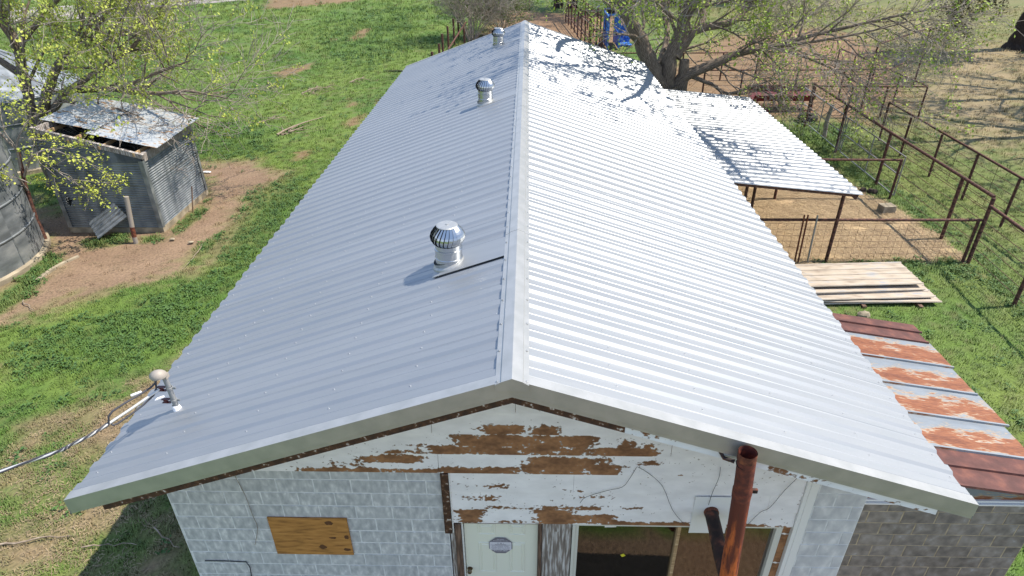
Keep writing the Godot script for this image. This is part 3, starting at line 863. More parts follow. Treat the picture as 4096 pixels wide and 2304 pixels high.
	# ridge caps in lengths that overlap
	for k in 7:
		var z0 := ROOF_FRONT + 0.02 - k * 2.77; var z1 := z0 - 2.80
		if k == 6: z1 = back - 0.01
		var lift := 0.0 if k % 2 == 0 else 0.003
		m = MB.new()
		var ptsl := [Vector3(-0.138, roof_y(-0.138) + 0.031 + lift, 0), Vector3(-0.092, roof_y(-0.092) + 0.033 + lift, 0), Vector3(-0.088, roof_y(-0.088) + 0.047 + lift, 0), Vector3(0, RIDGE_Y + 0.052 + lift, 0), Vector3(0.088, roof_y(0.088) + 0.047 + lift, 0), Vector3(0.092, roof_y(0.092) + 0.033 + lift, 0), Vector3(0.138, roof_y(0.138) + 0.031 + lift, 0)]
		for i in 6:
			var a: Vector3 = ptsl[i]; var b: Vector3 = ptsl[i + 1]
			m.quad(a + Vector3(0, 0, z0), b + Vector3(0, 0, z0), b + Vector3(0, 0, z1), a + Vector3(0, 0, z1))
			m.quad(a + Vector3(0, -0.004, z1), b + Vector3(0, -0.004, z1), b + Vector3(0, -0.004, z0), a + Vector3(0, -0.004, z0))
			m.quad(a + Vector3(0, -0.004, z0), b + Vector3(0, -0.004, z0), b + Vector3(0, 0, z0), a + Vector3(0, 0, z0))
			m.quad(b + Vector3(0, -0.004, z1), a + Vector3(0, -0.004, z1), a + Vector3(0, 0, z1), b + Vector3(0, 0, z1))
		if k == 0:
			# the folded end of the first length
			m.prism([Vector2(-0.137, roof_y(0.137) - 0.03), Vector2(0.137, roof_y(0.137) - 0.035), Vector2(0.137, roof_y(0.137) + 0.03), Vector2(0.09, roof_y(0.09) + 0.044), Vector2(0, RIDGE_Y + 0.049), Vector2(-0.09, roof_y(0.09) + 0.044), Vector2(-0.137, roof_y(0.137) + 0.03)], z0 - 0.006, z0 - 0.001)
		part("ridge_cap", m, M.galvanised_trim, w)
	# rake trim, front and back
	for s in [[EAVE_L, sl], [EAVE_R, sr]]:
		for fb in 2:
			m = MB.new()
			var zf := ROOF_FRONT + 0.006 if fb == 0 else back - 0.006
			var zi := zf - 0.11 if fb == 0 else zf + 0.11
			var e: Vector2 = s[0]
			var sg := signf(e.x)
			var xe := e.x + sg * 0.012
			var x0 := 0.0
			var y0 := roof_y(x0); var ye := roof_y(xe)
			var top := 0.034; var low := -0.155; var hem := -0.112
			var A := Vector3(x0, y0 + top, zf); var B := Vector3(xe, ye + top, zf)
			var put := func(a: Vector3, b: Vector3, d: Vector3, g: Vector3):
				if (sg > 0) == (fb == 0): m.quad(a, b, d, g)
				else: m.quad(b, a, g, d)
			# face, hem and top flange
			put.call(Vector3(x0, y0 + hem, zf), Vector3(xe, ye + hem, zf), B, A)
			var zh := zf - 0.006 if fb == 0 else zf + 0.006
			put.call(Vector3(x0, y0 + hem - 0.006, zh), Vector3(xe, ye + hem - 0.006, zh), Vector3(xe, ye + hem, zf), Vector3(x0, y0 + hem, zf))
			put.call(Vector3(x0, y0 + low, zh), Vector3(xe, ye + low, zh), Vector3(xe, ye + hem - 0.006, zh), Vector3(x0, y0 + hem - 0.006, zh))
			put.call(A, B, Vector3(xe, ye + top, zi), Vector3(x0, y0 + top, zi))
			put.call(Vector3(x0, y0 + low, zi), Vector3(xe, ye + low, zi), Vector3(xe, ye + low, zh), Vector3(x0, y0 + low, zh))
			put.call(Vector3(xe, ye + low, zi), Vector3(x0, y0 + low, zi), Vector3(x0, y0 + top - 0.006, zi), Vector3(xe, ye + top - 0.006, zi))
			put.call(Vector3(xe, ye + low, zf), Vector3(xe, ye + low, zi), Vector3(xe, ye + top, zi), Vector3(xe, ye + top, zf))
			part("rake_trim", m, M.galvanised_trim, w)
			if fb == 0:
				var spans := [[0.0, 3.88, M.brown_paint]] if sg < 0 else [[0.0, 0.95, M.brown_paint], [0.952, 3.86, M.white_flaked_board]]
				for q in spans:
					m = MB.new()
					var xa: float = minf(q[0] * sg, q[1] * sg); var xb: float = maxf(q[0] * sg, q[1] * sg)
					m.prism([Vector2(xa, roof_y(xa) - 0.235), Vector2(xb, roof_y(xb) - 0.235), Vector2(xb, roof_y(xb) - 0.10), Vector2(xa, roof_y(xa) - 0.10)], ROOF_FRONT - 0.055, ROOF_FRONT - 0.02)
					part("rake_board", m, q[2], w)
	# fascia along the eaves
	for s in [[EAVE_L, -1.0], [EAVE_R, 1.0]]:
		m = MB.new()
		var e: Vector2 = s[0]
		m.box(Vector3(e.x - s[1] * 0.09 - 0.012, e.y - 0.14, back + 0.1), Vector3(e.x - s[1] * 0.09 + 0.012, e.y + 0.005, ROOF_FRONT - 0.1))
		part("fascia_board", m, M.brown_paint if s[1] < 0 else M.white_trim, w)

# ---------------------------------------------------------------- lean-to
func make_lean_to():
	var w := thing("block_lean_to", "low lean-to of bare dark grey concrete blocks under rusty sheet iron roof", "lean-to")
	var ry := func(x: float) -> float: return 2.205 + 0.165 * (5.86 - x)
	var m := MB.new()
	m.box(Vector3(3.76, 0, -0.68), Vector3(6.22, 1.955, -0.4887))
	var fw := part("front_wall", m, M.sandy_mortar, w)
	block_rows(fw, 3.76, 6.22, 0.0, 1.95, 4.2012, 1.6238, -0.4857, [M.grey_block_0, M.grey_block_1, M.grey_block_2, M.grey_block_3])
	m = MB.new(); m.box(Vector3(6.02, 0, -4.0), Vector3(6.22, 1.95, -0.68))
	part("side_wall", m, M.grey_block_1, w)
	m = MB.new(); m.box(Vector3(3.76, 0, -4.0), Vector3(6.02, 1.95, -3.8))
	part("back_wall", m, M.grey_block_2, w)
	# rusty gable strip, angle iron and the pipe over the wall
	m = MB.new()
	m.prism([Vector2(3.78, 2.01), Vector2(6.22, 2.005), Vector2(6.22, ry.call(6.22) - 0.03), Vector2(3.78, ry.call(3.78) - 0.03)], -0.54, -0.525)
	part("gable_strip", m, M.rusty_sheet_1, w)
	m = MB.new(); m.box(Vector3(3.78, 1.957, -0.60), Vector3(6.24, 1.975, -0.475)); m.box(Vector3(3.78, 1.985, -0.545), Vector3(6.24, 2.01, -0.50))
	part("wall_plate", m, M.white_trim, w)
	m = MB.new(); m.rod(Vector3(3.8, ry.call(3.8) - 0.035, -0.49), Vector3(6.40, ry.call(6.40) - 0.035, -0.49), 0.02, 10)
	part("edge_pipe", m, M.grey_pipe, w)
	# sheets running down the slope; each laps the next
	var zs := [-0.43, -0.75, -1.05, -1.67, -2.29, -2.91, -3.53, -3.82, -4.06]
	var mats := [M.red_rust_sheet, M.red_rust_sheet, M.rusty_sheet_1, M.rusty_sheet_2, M.rusty_sheet_1, M.rusty_sheet_0, M.red_rust_sheet, M.red_rust_sheet]
	var up := Vector3(0.165, 1, 0).normalized()
	for i in zs.size() - 1:
		m = MB.new()
		var xe := 6.40 + rng.randf_range(-0.03, 0.05)
		var width: float = zs[i] - zs[i + 1]
		# the far edge of each sheet tucks under the next, its near edge stands proud
		var prof := [Vector2(-0.03, 0.006), Vector2(-0.025, 0.034), Vector2(0.0, 0.036), Vector2(0.02, 0.016), Vector2(width * 0.3, 0.010), Vector2(width * 0.5, 0.014), Vector2(width * 0.7, 0.008), Vector2(width - 0.005, 0.004)]
		m.sheet(prof, Vector3(3.77, ry.call(3.77), zs[i]), Vector3(xe, ry.call(xe), zs[i]), Vector3(0, 0, -1), up, 4)
		part("roof_sheet", m, mats[i], w)
	m = MB.new()
	for z in [-0.62, -2.2, -3.9]: m.beam(Vector3(3.78, ry.call(3.78) - 0.06, z), Vector3(6.3, ry.call(6.3) - 0.06, z), 0.07, 0.05)
	part("rafters", m, M.old_wood, w)

# ---------------------------------------------------------------- open shelter beside the workshop
func make_carport():
	var w := thing("pole_shelter", "open pole shelter with white ribbed metal roof sheltering the straw-covered pen", "shelter")
	var y_at := func(x: float) -> float: return 2.10 + 0.098 * (8.12 - x)
	var up := Vector3(0.098, 1, 0).normalized()
	var prof := rib_profile(3, 0.03)
	for k in 11:
		var m := MB.new()
		var z := -9.62 - k * RIB * 3.0
		var xe := 8.14 + rng.randf_range(-0.012, 0.012)
		m.sheet(prof, Vector3(3.82, y_at.call(3.82), z), Vector3(xe, y_at.call(xe), z), Vector3(0, 0, -1), up, 3)
		part("roof_sheet", m, M["galvanised_roof_%d" % (rng.randi() % 3)], w)
	for z in [-9.72, -12.0, -14.3, -16.6, -18.7]:
		var m := MB.new()
		m.beam(Vector3(3.83, y_at.call(3.83) - 0.05, z), Vector3(8.05, y_at.call(8.05) - 0.05, z), 0.08, 0.06)
		part("rafter", m, M.rust_pipe, w)
	for z in [-10.19, -14.3, -18.6]:
		for x in [7.96, 5.6]:
			if x < 6.0 and z > -11.0: continue
			var m := MB.new()
			m.rod(Vector3(x, -0.1, z), Vector3(x, y_at.call(x) - 0.04, z), 0.045, 10)
			part("post", m, M.rust_pipe, w)
	for q in [[5.62, -10.4], [5.9, -10.6]]:
		var m := MB.new()
		m.rod(Vector3(q[0], -0.1, q[1]), Vector3(q[0], y_at.call(q[0]) - 0.04, q[1]), 0.04, 10)
		part("post", m, M.rust_pipe, w)
	for x in [4.4, 8.0]:
		var m := MB.new()
		m.rod(Vector3(x, y_at.call(x) - 0.12, -9.7), Vector3(x, y_at.call(x) - 0.12, -18.8), 0.04, 8)
		part("purlin", m, M.rust_pipe, w)

# ---------------------------------------------------------------- small shed and grain bins
func corr_patch(m: MB, p00: Vector3, p10: Vector3, p11: Vector3, p01: Vector3, waves: float, amp: float, along := 2, hole := Rect2()):
	# ridges run from p00 to p10; the waves follow p00 to p01
	var up := (p10 - p00).cross(p01 - p00).normalized()
	var n := int(ceil(waves * 6.0))
	for i in n:
		var t0 := float(i) / n; var t1 := float(i + 1) / n
		var h0 := sin(t0 * waves * TAU) * amp; var h1 := sin(t1 * waves * TAU) * amp
		for k in along:
			var s0 := float(k) / along; var s1 := float(k + 1) / along
			# a torn hole: leave the tin out there
			if hole.size.x > 0.0 and Vector2((s0 + s1) * 0.5 - hole.get_center().x, (t0 + t1) * 0.5 - hole.get_center().y).length() < 2.0 and absf((s0 + s1) * 0.5 - hole.get_center().x) / hole.size.x + absf((t0 + t1) * 0.5 - hole.get_center().y) / hole.size.y < 0.62: continue
			m.quad(p00.lerp(p10, s0).lerp(p01.lerp(p11, s0), t0) + up * h0, p00.lerp(p10, s1).lerp(p01.lerp(p11, s1), t0) + up * h0,
				p00.lerp(p10, s1).lerp(p01.lerp(p11, s1), t1) + up * h1, p00.lerp(p10, s0).lerp(p01.lerp(p11, s0), t1) + up * h1)

func make_shed():
	var w := thing("tin_shed", "small corrugated tin shed with its roof half torn away by dirt patch", "shed")
	var x0 := -13.2; var x1 := -10.48; var zf := -11.85; var zb := -14.78
	var m := MB.new()
	m.box(Vector3(x0 - 0.03, -0.1, zb - 0.03), Vector3(x1 + 0.03, 0.14, zf + 0.03))
	part("foundation", m, M.concrete, w)
	var ytop := 2.08
	for k in 3:
		var ya := 0.14 + k * 0.65; var yb := ya + 0.655
		var o := 0.006 * k
		m = MB.new(); corr_patch(m, Vector3(x0, ya, zf + o), Vector3(x1, ya, zf + o), Vector3(x1, yb, zf + o), Vector3(x0, yb, zf + o), 9.5, 0.016, 60 if k == 1 else 2, Rect2(0.066, 0.04, 0.06, 0.42) if k == 1 else Rect2())
		part("wall_sheet", m, M.old_iron, w)
		m = MB.new(); corr_patch(m, Vector3(x1 + o, ya, zf), Vector3(x1 + o, ya, zb), Vector3(x1 + o, yb, zb), Vector3(x1 + o, yb, zf), 9.5, 0.016)
		part("wall_sheet", m, M.old_iron, w)
		m = MB.new(); corr_patch(m, Vector3(x0 - o, ya, zb), Vector3(x0 - o, ya, zf), Vector3(x0 - o, yb, zf), Vector3(x0 - o, yb, zb), 9.5, 0.016)
		part("wall_sheet", m, M.old_iron, w)
		m = MB.new(); corr_patch(m, Vector3(x1, ya, zb - o), Vector3(x0, ya, zb - o), Vector3(x0, yb, zb - o), Vector3(x1, yb, zb - o), 9.5, 0.016)
		part("wall_sheet", m, M.old_iron, w)
	# the end walls rise to the left under the sloping roof
	m = MB.new(); corr_patch(m, Vector3(x0, 2.09, zf + 0.018), Vector3(x1, 2.09, zf + 0.018), Vector3(x1, 2.20, zf + 0.018), Vector3(x0, 2.97, zf + 0.018), 11.0, 0.014, 4)
	part("wall_sheet", m, M.old_iron, w)
	m = MB.new(); corr_patch(m, Vector3(x1, 2.09, zb - 0.018), Vector3(x0, 2.09, zb - 0.018), Vector3(x0, 2.97, zb - 0.018), Vector3(x1, 2.20, zb - 0.018), 11.0, 0.014, 4)
	part("wall_sheet", m, M.old_iron, w)
	m = MB.new(); corr_patch(m, Vector3(x0 - 0.018, 2.09, zb), Vector3(x0 - 0.018, 2.09, zf), Vector3(x0 - 0.018, 2.97, zf), Vector3(x0 - 0.018, 2.97, zb), 12.0, 0.014)
	part("wall_sheet", m, M.old_iron, w)
	for c in [[x0, zf], [x1, zf], [x1, zb], [x0, zb]]:
		m = MB.new()
		var sx := signf(c[0] - (x0 + x1) * 0.5); var sz := signf(c[1] - (zf + zb) * 0.5)
		m.box(Vector3(minf(c[0] + sx * 0.035, c[0] - sx * 0.09), 0.14, c[1] + sz * 0.028 - 0.003), Vector3(maxf(c[0] + sx * 0.035, c[0] - sx * 0.09), ytop + 0.06, c[1] + sz * 0.028 + 0.003))
		m.box(Vector3(c[0] + sx * 0.032 - 0.003, 0.14, minf(c[1] + sz * 0.02, c[1] - sz * 0.09)), Vector3(c[0] + sx * 0.032 + 0.003, ytop + 0.06, maxf(c[1] + sz * 0.02, c[1] - sz * 0.09)))
		part("corner_strip", m, M.old_iron, w)
	# timber plates and rafters left bare at the front
	m = MB.new(); m.beam(Vector3(x0 - 0.04, 3.02, zf - 0.01), Vector3(x1 + 0.08, 2.26, zf - 0.01), 0.13, 0.10)
	part("top_plate", m, M.grey_wood, w)
	m = MB.new(); m.box(Vector3(x1 - 0.05, ytop + 0.02, zb), Vector3(x1 + 0.045, ytop + 0.24, zf - 0.07))
	part("top_plate", m, M.grey_wood, w)
	m = MB.new(); m.box(Vector3(x0 - 0.045, 2.88, zb), Vector3(x0 + 0.05, 3.04, zf - 0.07))
	part("top_plate", m, M.grey_wood, w)
	for x in [-10.62, -11.5, -12.3, -13.05]:
		m = MB.new(); m.beam(Vector3(x, 2.30 + (x1 - x) * 0.22, zf + 0.06), Vector3(x, 2.30 + (x1 - x) * 0.20, zb), 0.05, 0.09)
		part("rafter", m, M.pale_wood, w)
	var fr := Vector3(-10.12, 2.42, -12.12); var br := Vector3(-10.16, 2.45, -14.85); var bl := Vector3(-12.2, 2.88, -15.0); var fl := Vector3(-11.95, 2.84, -12.1)
	for k in 3:
		var a := fl.lerp(bl, k / 3.0); var b := fr.lerp(br, k / 3.0)
		var a2 := fl.lerp(bl, (k + 1.04) / 3.0); var b2 := fr.lerp(br, (k + 1.04) / 3.0)
		var o := Vector3(0, 0.012 * k, 0)
		m = MB.new(); corr_patch(m, b + o, a + o, a2 + o, b2 + o, 10.5, -0.012)
		part("roof_sheet", m, M.shed_roof_iron, w)
	m = MB.new(); corr_patch(m, Vector3(-11.85, 2.85, -12.35), Vector3(-13.4, 3.12, -12.5), Vector3(-13.4, 3.14, -14.95), Vector3(-11.95, 2.88, -14.9), 20.0, -0.012)
	part("roof_sheet", m, M.shed_roof_iron, w)

func make_bin(at: Vector3, radius: float, rings: int, label: String):
	var w := thing("grain_bin", label, "grain bin", at, "old galvanised grain bins")
	var m := MB.new()
	m.lathe(Vector3.ZERO, [Vector2(radius + 0.12, -0.1), Vector2(radius + 0.12, 0.10), Vector2(radius, 0.12)], 48)
	part("base_slab", m, M.concrete, w)
	for k in rings:
		var y := 0.1 + k * 0.81
		m = MB.new()
		m.lathe(Vector3.ZERO, [Vector2(radius, y), Vector2(radius + 0.004, y + 0.4), Vector2(radius, y + 0.81)], 56)
		# standing seams between the sheets of a ring
		for s in 7:
			var a := TAU * (s + 0.5 * (k % 2)) / 7.0
			var d := Vector3(cos(a), 0, -sin(a))
			m.obox(d * (radius + 0.006) + Vector3(0, y + 0.405, 0), Vector3(0.012, 0.79, 0.035), Basis(Vector3.UP, a))
		part("wall_ring", m, M.old_iron, w)
		m = MB.new()
		var prof := []
		for j in 9: prof.append(Vector2(radius + 0.008 + 0.026 * sin(PI * j / 8.0), y + 0.81 - 0.028 * cos(PI * j / 8.0)))
		m.lathe(Vector3.ZERO, prof, 56)
		part("band", m, M.old_iron, w)
	var top := 0.1 + rings * 0.81
	for k in 14:
		m = MB.new()
		var a0 := TAU * k / 14.0; var a1 := TAU * (k + 1) / 14.0
		var e0 := Vector3(cos(a0), 0, -sin(a0)); var e1 := Vector3(cos(a1), 0, -sin(a1))
		var apex := Vector3(0, top + radius * 0.52, 0)
		var p := e0 * (radius + 0.1) + Vector3(0, top - 0.04, 0); var q := e1 * (radius + 0.1) + Vector3(0, top - 0.04, 0)
		var p2 := e0 * 0.3 + Vector3(0, apex.y, 0); var q2 := e1 * 0.3 + Vector3(0, apex.y, 0)
		m.quad(p, q, q2, p2)
		m.beam(p + Vector3(0, 0.02, 0), p2 + Vector3(0, 0.02, 0), 0.03, 0.05)
		part("roof_panel", m, M.old_iron, w)
	m = MB.new()
	m.lathe(Vector3(0, top + radius * 0.52, 0), [Vector2(0.34, -0.05), Vector2(0.34, 0.08), Vector2(0.1, 0.2), Vector2(0, 0.2)], 20)
	part("cap", m, M.old_iron, w)

func make_bins():
	make_bin(Vector3(-15.72, 0, -9.6), 2.70, 5, "tall galvanised grain bin with tree shade, beside the dirt patch")
	make_bin(Vector3(-19.35, 0, -18.7), 2.60, 3, "galvanised grain bin with cone roof, behind the leafy yellow-green tree")

# ---------------------------------------------------------------- pipe fences
func fence(called: String, label: String, runs: Array, posts: Array, h: float, rods: Array, post_r := 0.04, rail_r := 0.036, stays := 0.0, group := "pipe and rod fences of the pens"):
	# runs: arrays of Vector2(x, z); posts: Vector2 or Vector3(x, height, z)
	var w := thing(called, label, "fence", Vector3.ZERO, group)
	for p in posts:
		var m := MB.new()
		if p is Vector3: m.rod(Vector3(p.x, -0.1, p.z), Vector3(p.x + rng.randf_range(-0.02, 0.02), p.y, p.z), post_r, 10)
		else: m.rod(Vector3(p.x, -0.1, p.y), Vector3(p.x + rng.randf_range(-0.015, 0.015), h - 0.02, p.y + rng.randf_range(-0.015, 0.015)), post_r, 10)
		part("post", m, M.rust_pipe, w)
	for r in runs:
		for i in r.size() - 1:
			var a: Vector2 = r[i]; var b: Vector2 = r[i + 1]
			var m := MB.new()
			m.rod(Vector3(a.x, h, a.y), Vector3(b.x, h, b.y), rail_r, 10)
			part("top_rail", m, M.rust_pipe, w)
			for y in rods:
				m = MB.new()
				var path := []; var rad := []
				var n := maxi(2, int(a.distance_to(b) / 1.2))
				for k in n + 1:
					var q := a.lerp(b, float(k) / n)
					path.append(Vector3(q.x + rng.randf_range(-0.012, 0.012), y + rng.randf_range(-0.014, 0.014), q.y)); rad.append(0.0085)
				m.tube(path, rad, 6)
				part("rod", m, M.rust_wire, w)
			if stays > 0.0:
				var n2 := int(a.distance_to(b) / stays)
				for k in n2:
					var q := a.lerp(b, (k + 0.5) / n2)
					m = MB.new()
					m.rod(Vector3(q.x, rods[0], q.y), Vector3(q.x, h, q.y), 0.007, 5)
					part("stay", m, M.rust_wire, w)
	return w

func wire_panel(w: Node, a: Vector2, b: Vector2, y0: float, y1: float, sx: float, sy: float):
	var m := MB.new()
	var n := int(a.distance_to(b) / sx)
	for k in n + 1:
		var q := a.lerp(b, float(k) / n)
		m.rod(Vector3(q.x, y0, q.y), Vector3(q.x, y1, q.y), 0.0032, 4)
	var rows := int((y1 - y0) / sy)
	for k in rows + 1:
		var y := y0 + (y1 - y0) * k / rows
		m.rod(Vector3(a.x, y, a.y), Vector3(b.x, y, b.y), 0.0032, 4)
	var o := part("wire_mesh", m, M.rust_wire, w)
	o.set_meta("kind", "stuff")

func gate(label: String, a: Vector2, b: Vector2, h: float, material: Material, bars: Array):
	var w := thing("tube_gate", label, "gate", Vector3.ZERO, "tube gates of the pens")
	var r := 0.022
	var P := func(q: Vector2, y: float) -> Vector3: return Vector3(q.x, y, q.y)
	for y in bars:
		var m := MB.new(); m.rod(P.call(a, y), P.call(b, y), r, 8)
		part("bar", m, material, w)
	for t in [0.0, 0.5, 1.0]:
		var q := a.lerp(b, t)
		var m := MB.new(); m.rod(P.call(q, bars[0] - 0.01), P.call(q, h), r * 0.95, 8)
		part("upright", m, material, w)

func make_fences():
	# the straw pen: front fence of wire panel between pipes
	var w = fence("pen_fence", "rusty pipe fence with wire panel at the front of the straw pen", [[Vector2(5.2, -10.2), Vector2(7.96, -10.2), Vector2(11.58, -10.22)]], [Vector2(11.50, -10.2)], 1.19, [])
	wire_panel(w, Vector2(5.3, -10.22), Vector2(11.45, -10.24), 0.06, 1.08, 0.203, 0.17)
	for q in [[7.10, 1.36, -10.12, 0.0], [7.19, 1.36, -10.12, 0.05], [7.42, 1.36, -10.1, 0.02]]:
		var m := MB.new(); m.rod(Vector3(q[0], -0.1, q[2] + 0.05), Vector3(q[0] - 0.02, q[1], q[2]), 0.022, 6)
		part("steel_stake", m, M.rust if q[0] < 7.3 else M.grey_pipe, w)
	fence("pen_fence", "tall rusty pipe fence with rods along the straw pen and shelter", [[Vector2(11.64, -10.2), Vector2(11.66, -11.5), Vector2(11.68, -15.5), Vector2(11.75, -19.2), Vector2(11.8, -22.2)]],
		[Vector2(11.63, -10.18), Vector2(11.66, -11.52), Vector2(11.68, -15.5), Vector2(11.75, -18.9), Vector2(11.80, -22.2)], 1.82, [0.3, 0.58, 0.86, 1.14, 1.42, 1.64], 0.048, 0.042)
	var w2 = fence("pen_fence", "lower rusty pipe fence running from the pen corner past the stacked sheets", [[Vector2(11.60, -10.15), Vector2(11.45, -8.1), Vector2(11.3, -5.9), Vector2(11.1, -3.0)]], [Vector2(11.44, -8.06), Vector2(11.3, -5.9), Vector2(11.1, -3.2)], 1.60, [0.22, 0.46, 0.70, 0.96, 1.20], 0.045, 0.04)
	fence("pen_fence", "outer rusty pipe fence with thin rods beyond the grass lane", [[Vector2(14.13, -20.5), Vector2(14.0, -16.5), Vector2(13.85, -12.4), Vector2(13.7, -8.2), Vector2(13.6, -4.0)]],
		[Vector2(14.13, -20.48), Vector2(14.02, -18.6), Vector2(13.95, -16.46), Vector2(13.9, -14.42), Vector2(13.83, -12.38), Vector2(13.78, -10.3), Vector2(13.7, -8.2), Vector2(13.65, -6.1)], 1.49, [0.2, 0.45, 0.7, 0.95, 1.2], 0.04, 0.036, 2.05)
	# cross rail between the shelter and the tall fence
	fence("pen_fence", "single rusty cross rail from the shelter to the tall pen fence", [[Vector2(7.9, -14.45), Vector2(11.66, -14.4)]], [Vector3(11.62, 1.3, -14.4)], 1.30, [])
	# pens further back
	var c1 := gnd(3708, 345, 1.32); var c2 := gnd(3280, 345, 1.32)
	fence("pen_fence", "rusty pipe fence with rods across the back of the grass lane", [[Vector2(17.35, -23.75), Vector2(14.2, -23.8), Vector2(c2.x, -23.9)]], [Vector2(17.35, -23.75), Vector2(15.7, -23.8), Vector2(14.2, -23.8), Vector2(12.6, -23.85)], 1.32, [0.2, 0.42, 0.64, 0.86, 1.1])
	fence("pen_fence", "rusty pipe fence along the dry pasture behind the pens", [[Vector2(17.35, -23.75), Vector2(17.3, -27.8), Vector2(17.25, -32.5)]], [Vector2(17.32, -26.0), Vector2(17.3, -28.4), Vector2(17.28, -30.6), Vector2(17.25, -32.5)], 1.34, [0.2, 0.42, 0.64, 0.86, 1.1])
	var t0 := gnd(3438, 456); var t1 := gnd(3654, 339)
	w = thing("tall_gateway", "tall rusty pipe frame standing over the wire pen panel", "gate")
	for q in [[t0, 3.0], [t1, 2.82]]:
		var m := MB.new(); m.rod(q[0] + Vector3(0, -0.1, 0), q[0] + Vector3(0, q[1], 0), 0.042, 10)
		part("post", m, M.rust_pipe, w)
	var m := MB.new(); m.rod(t0 + Vector3(0, 2.98, 0), t1 + Vector3(0, 2.80, 0), 0.04, 10)
	part("top_bar", m, M.rust_pipe, w)
	m = MB.new(); m.rod(t0 + Vector3(0, 1.55, 0), t1 + Vector3(0, 1.5, 0), 0.035, 10)
	part("cross_bar", m, M.rust_pipe, w)
	wire_panel(w, Vector2(t0.x, t0.z), Vector2(t1.x, t1.z), 0.1, 1.5, 0.2, 0.17)
	w = fence("pen_fence", "rusty pipe fence behind the maroon feed bunk under bare twigs", [[Vector2(8.6, -27.0), Vector2(13.0, -27.0), Vector2(17.3, -27.1)]], [Vector2(8.6, -27.0), Vector2(10.4, -27.0), Vector2(13.0, -27.0), Vector2(15.2, -27.0)], 1.35, [0.2, 0.42, 0.64, 0.86, 1.1], 0.045)
	w = fence("pen_fence", "rusty pipe fence with wire panel behind the big tree trunk", [[Vector2(5.0, -31.0), Vector2(9.5, -31.0), Vector2(14.0, -31.2)]], [Vector2(6.4, -31.0), Vector2(8.4, -31.0), Vector2(10.5, -31.0), Vector2(12.4, -31.1)], 1.4, [0.25, 0.5, 0.75, 1.0], 0.045)
	wire_panel(w, Vector2(6.0, -30.98), Vector2(8.4, -30.98), 0.1, 1.3, 0.2, 0.2)
	# grey tube gates along the tall fence
	gate("pale grey tube gate standing on lush grass by the tall fence", Vector2(11.85, -18.75), Vector2(11.78, -14.5), 1.38, M.grey_pipe, [0.1, 0.75, 1.36])
	gate("pale grey tube gate under the bare twigs beyond the shelter", Vector2(12.0, -23.4), Vector2(11.87, -18.95), 1.38, M.grey_pipe, [0.1, 0.75, 1.36])
	m = MB.new(); m.tube([Vector3(12.05, -0.1, -20.7), Vector3(12.0, 0.7, -20.72), Vector3(12.06, 1.36, -20.7)], [0.085, 0.08, 0.075], 10)
	var gp := part("gate_post", m, M.pale_bark, self)
	tag(gp, "weathered grey wooden gate post under the hanging twigs", "post")
	# stub posts behind the left end of the roof
	w = thing("post_row", "row of rusty upright pipes with a slanting brace, by the bare shrub", "fence")
	for q in [[376, 1000], [510, 845], [570, 655], [675, 505], [785, 360], [870, 240], [990, 480]]:
		var p := gnd(1650 + q[0] * 0.20704, q[1] * 0.20704, 1.7 if q[0] < 900 else 1.2)
		m = MB.new(); m.rod(Vector3(p.x, -0.1, p.z), Vector3(p.x, p.y, p.z), 0.07, 8)
		part("post", m, M.rust_pipe, w)
	m = MB.new(); m.rod(gnd(1793, 197, 0.7), gnd(1862, 90, 1.35), 0.05, 8)
	part("brace", m, M.rust_pipe, w)
	# alley of close posts leading to the chute
	for side in 2:
		w = thing("alley_fence", ["near side of the rusty pipe alley that leads to the chute", "far side of the rusty pipe alley, joined by an overhead bar"][side], "fence", Vector3.ZERO, "sides of the cattle alley")
		var a := Vector3(3.2, 0, -52.0) if side == 0 else Vector3(4.5, 0, -53.5)
		var b := Vector3(4.1, 0, -39.6) if side == 0 else Vector3(4.95, 0, -41.0)
		for k in 8:
			var p := a.lerp(b, k / 7.0)
			m = MB.new(); m.rod(p + Vector3(0, -0.1, 0), p + Vector3(0, 1.85 if k < 7 else 2.3, 0), 0.055, 8)
			part("post", m, M.rust_pipe, w)
		for y in [1.7, 0.6]:
			m = MB.new(); m.rod(a + Vector3(0, y, 0), b + Vector3(0, y, 0), 0.045, 8)
			part("rail", m, M.rust_pipe, w)
		for y in [0.25, 0.9, 1.2]:
			m = MB.new(); m.rod(a + Vector3(0, y, 0), b + Vector3(0, y, 0), 0.014, 5)
			part("rod", m, M.rust_wire, w)
		if side == 1:
			m = MB.new(); m.rod(a + Vector3(-1.35, 1.9, 1.4), a + Vector3(0.1, 1.9, 0), 0.05, 8)
			part("overhead_bar", m, M.rust_pipe, w)
	w = thing("alley_gate", "rusty pipe gate frame beside the blue squeeze chute", "gate")
	for q in [[4.35, -41.2, 2.5], [4.75, -41.3, 2.35], [5.35, -41.4, 2.0], [5.0, -40.2, 1.0]]:
		m = MB.new(); m.rod(Vector3(q[0], -0.1, q[1]), Vector3(q[0], q[2], q[1]), 0.06, 8)
		part("post", m, M.rust_pipe, w)
	for y in [0.5, 0.95, 1.95]:
		m = MB.new(); m.rod(Vector3(4.4, y + 0.1, -41.2), Vector3(5.4, y, -41.4), 0.03, 8)
		part("bar", m, M.rust_pipe, w)
	m = MB.new(); m.obox(Vector3(5.2, 2.45, -42.6), Vector3(1.0, 0.03, 0.5), Basis(Vector3(0, 0, 1), 0.45))
	part("tin_flap", m, M.old_iron, w)
	# fence in front of the far trees
	fence("pasture_fence", "dark pipe fence with wires in front of the far trees", [[Vector2(-4.5, -58.8), Vector2(-1.5, -59.0), Vector2(2.6, -59.3)]], [Vector2(-0.55, -59.1), Vector2(0.2, -59.1), Vector2(-3.0, -58.9), Vector2(2.6, -59.3)], 1.6, [0.3, 0.6, 0.9, 1.25], 0.06, 0.04)
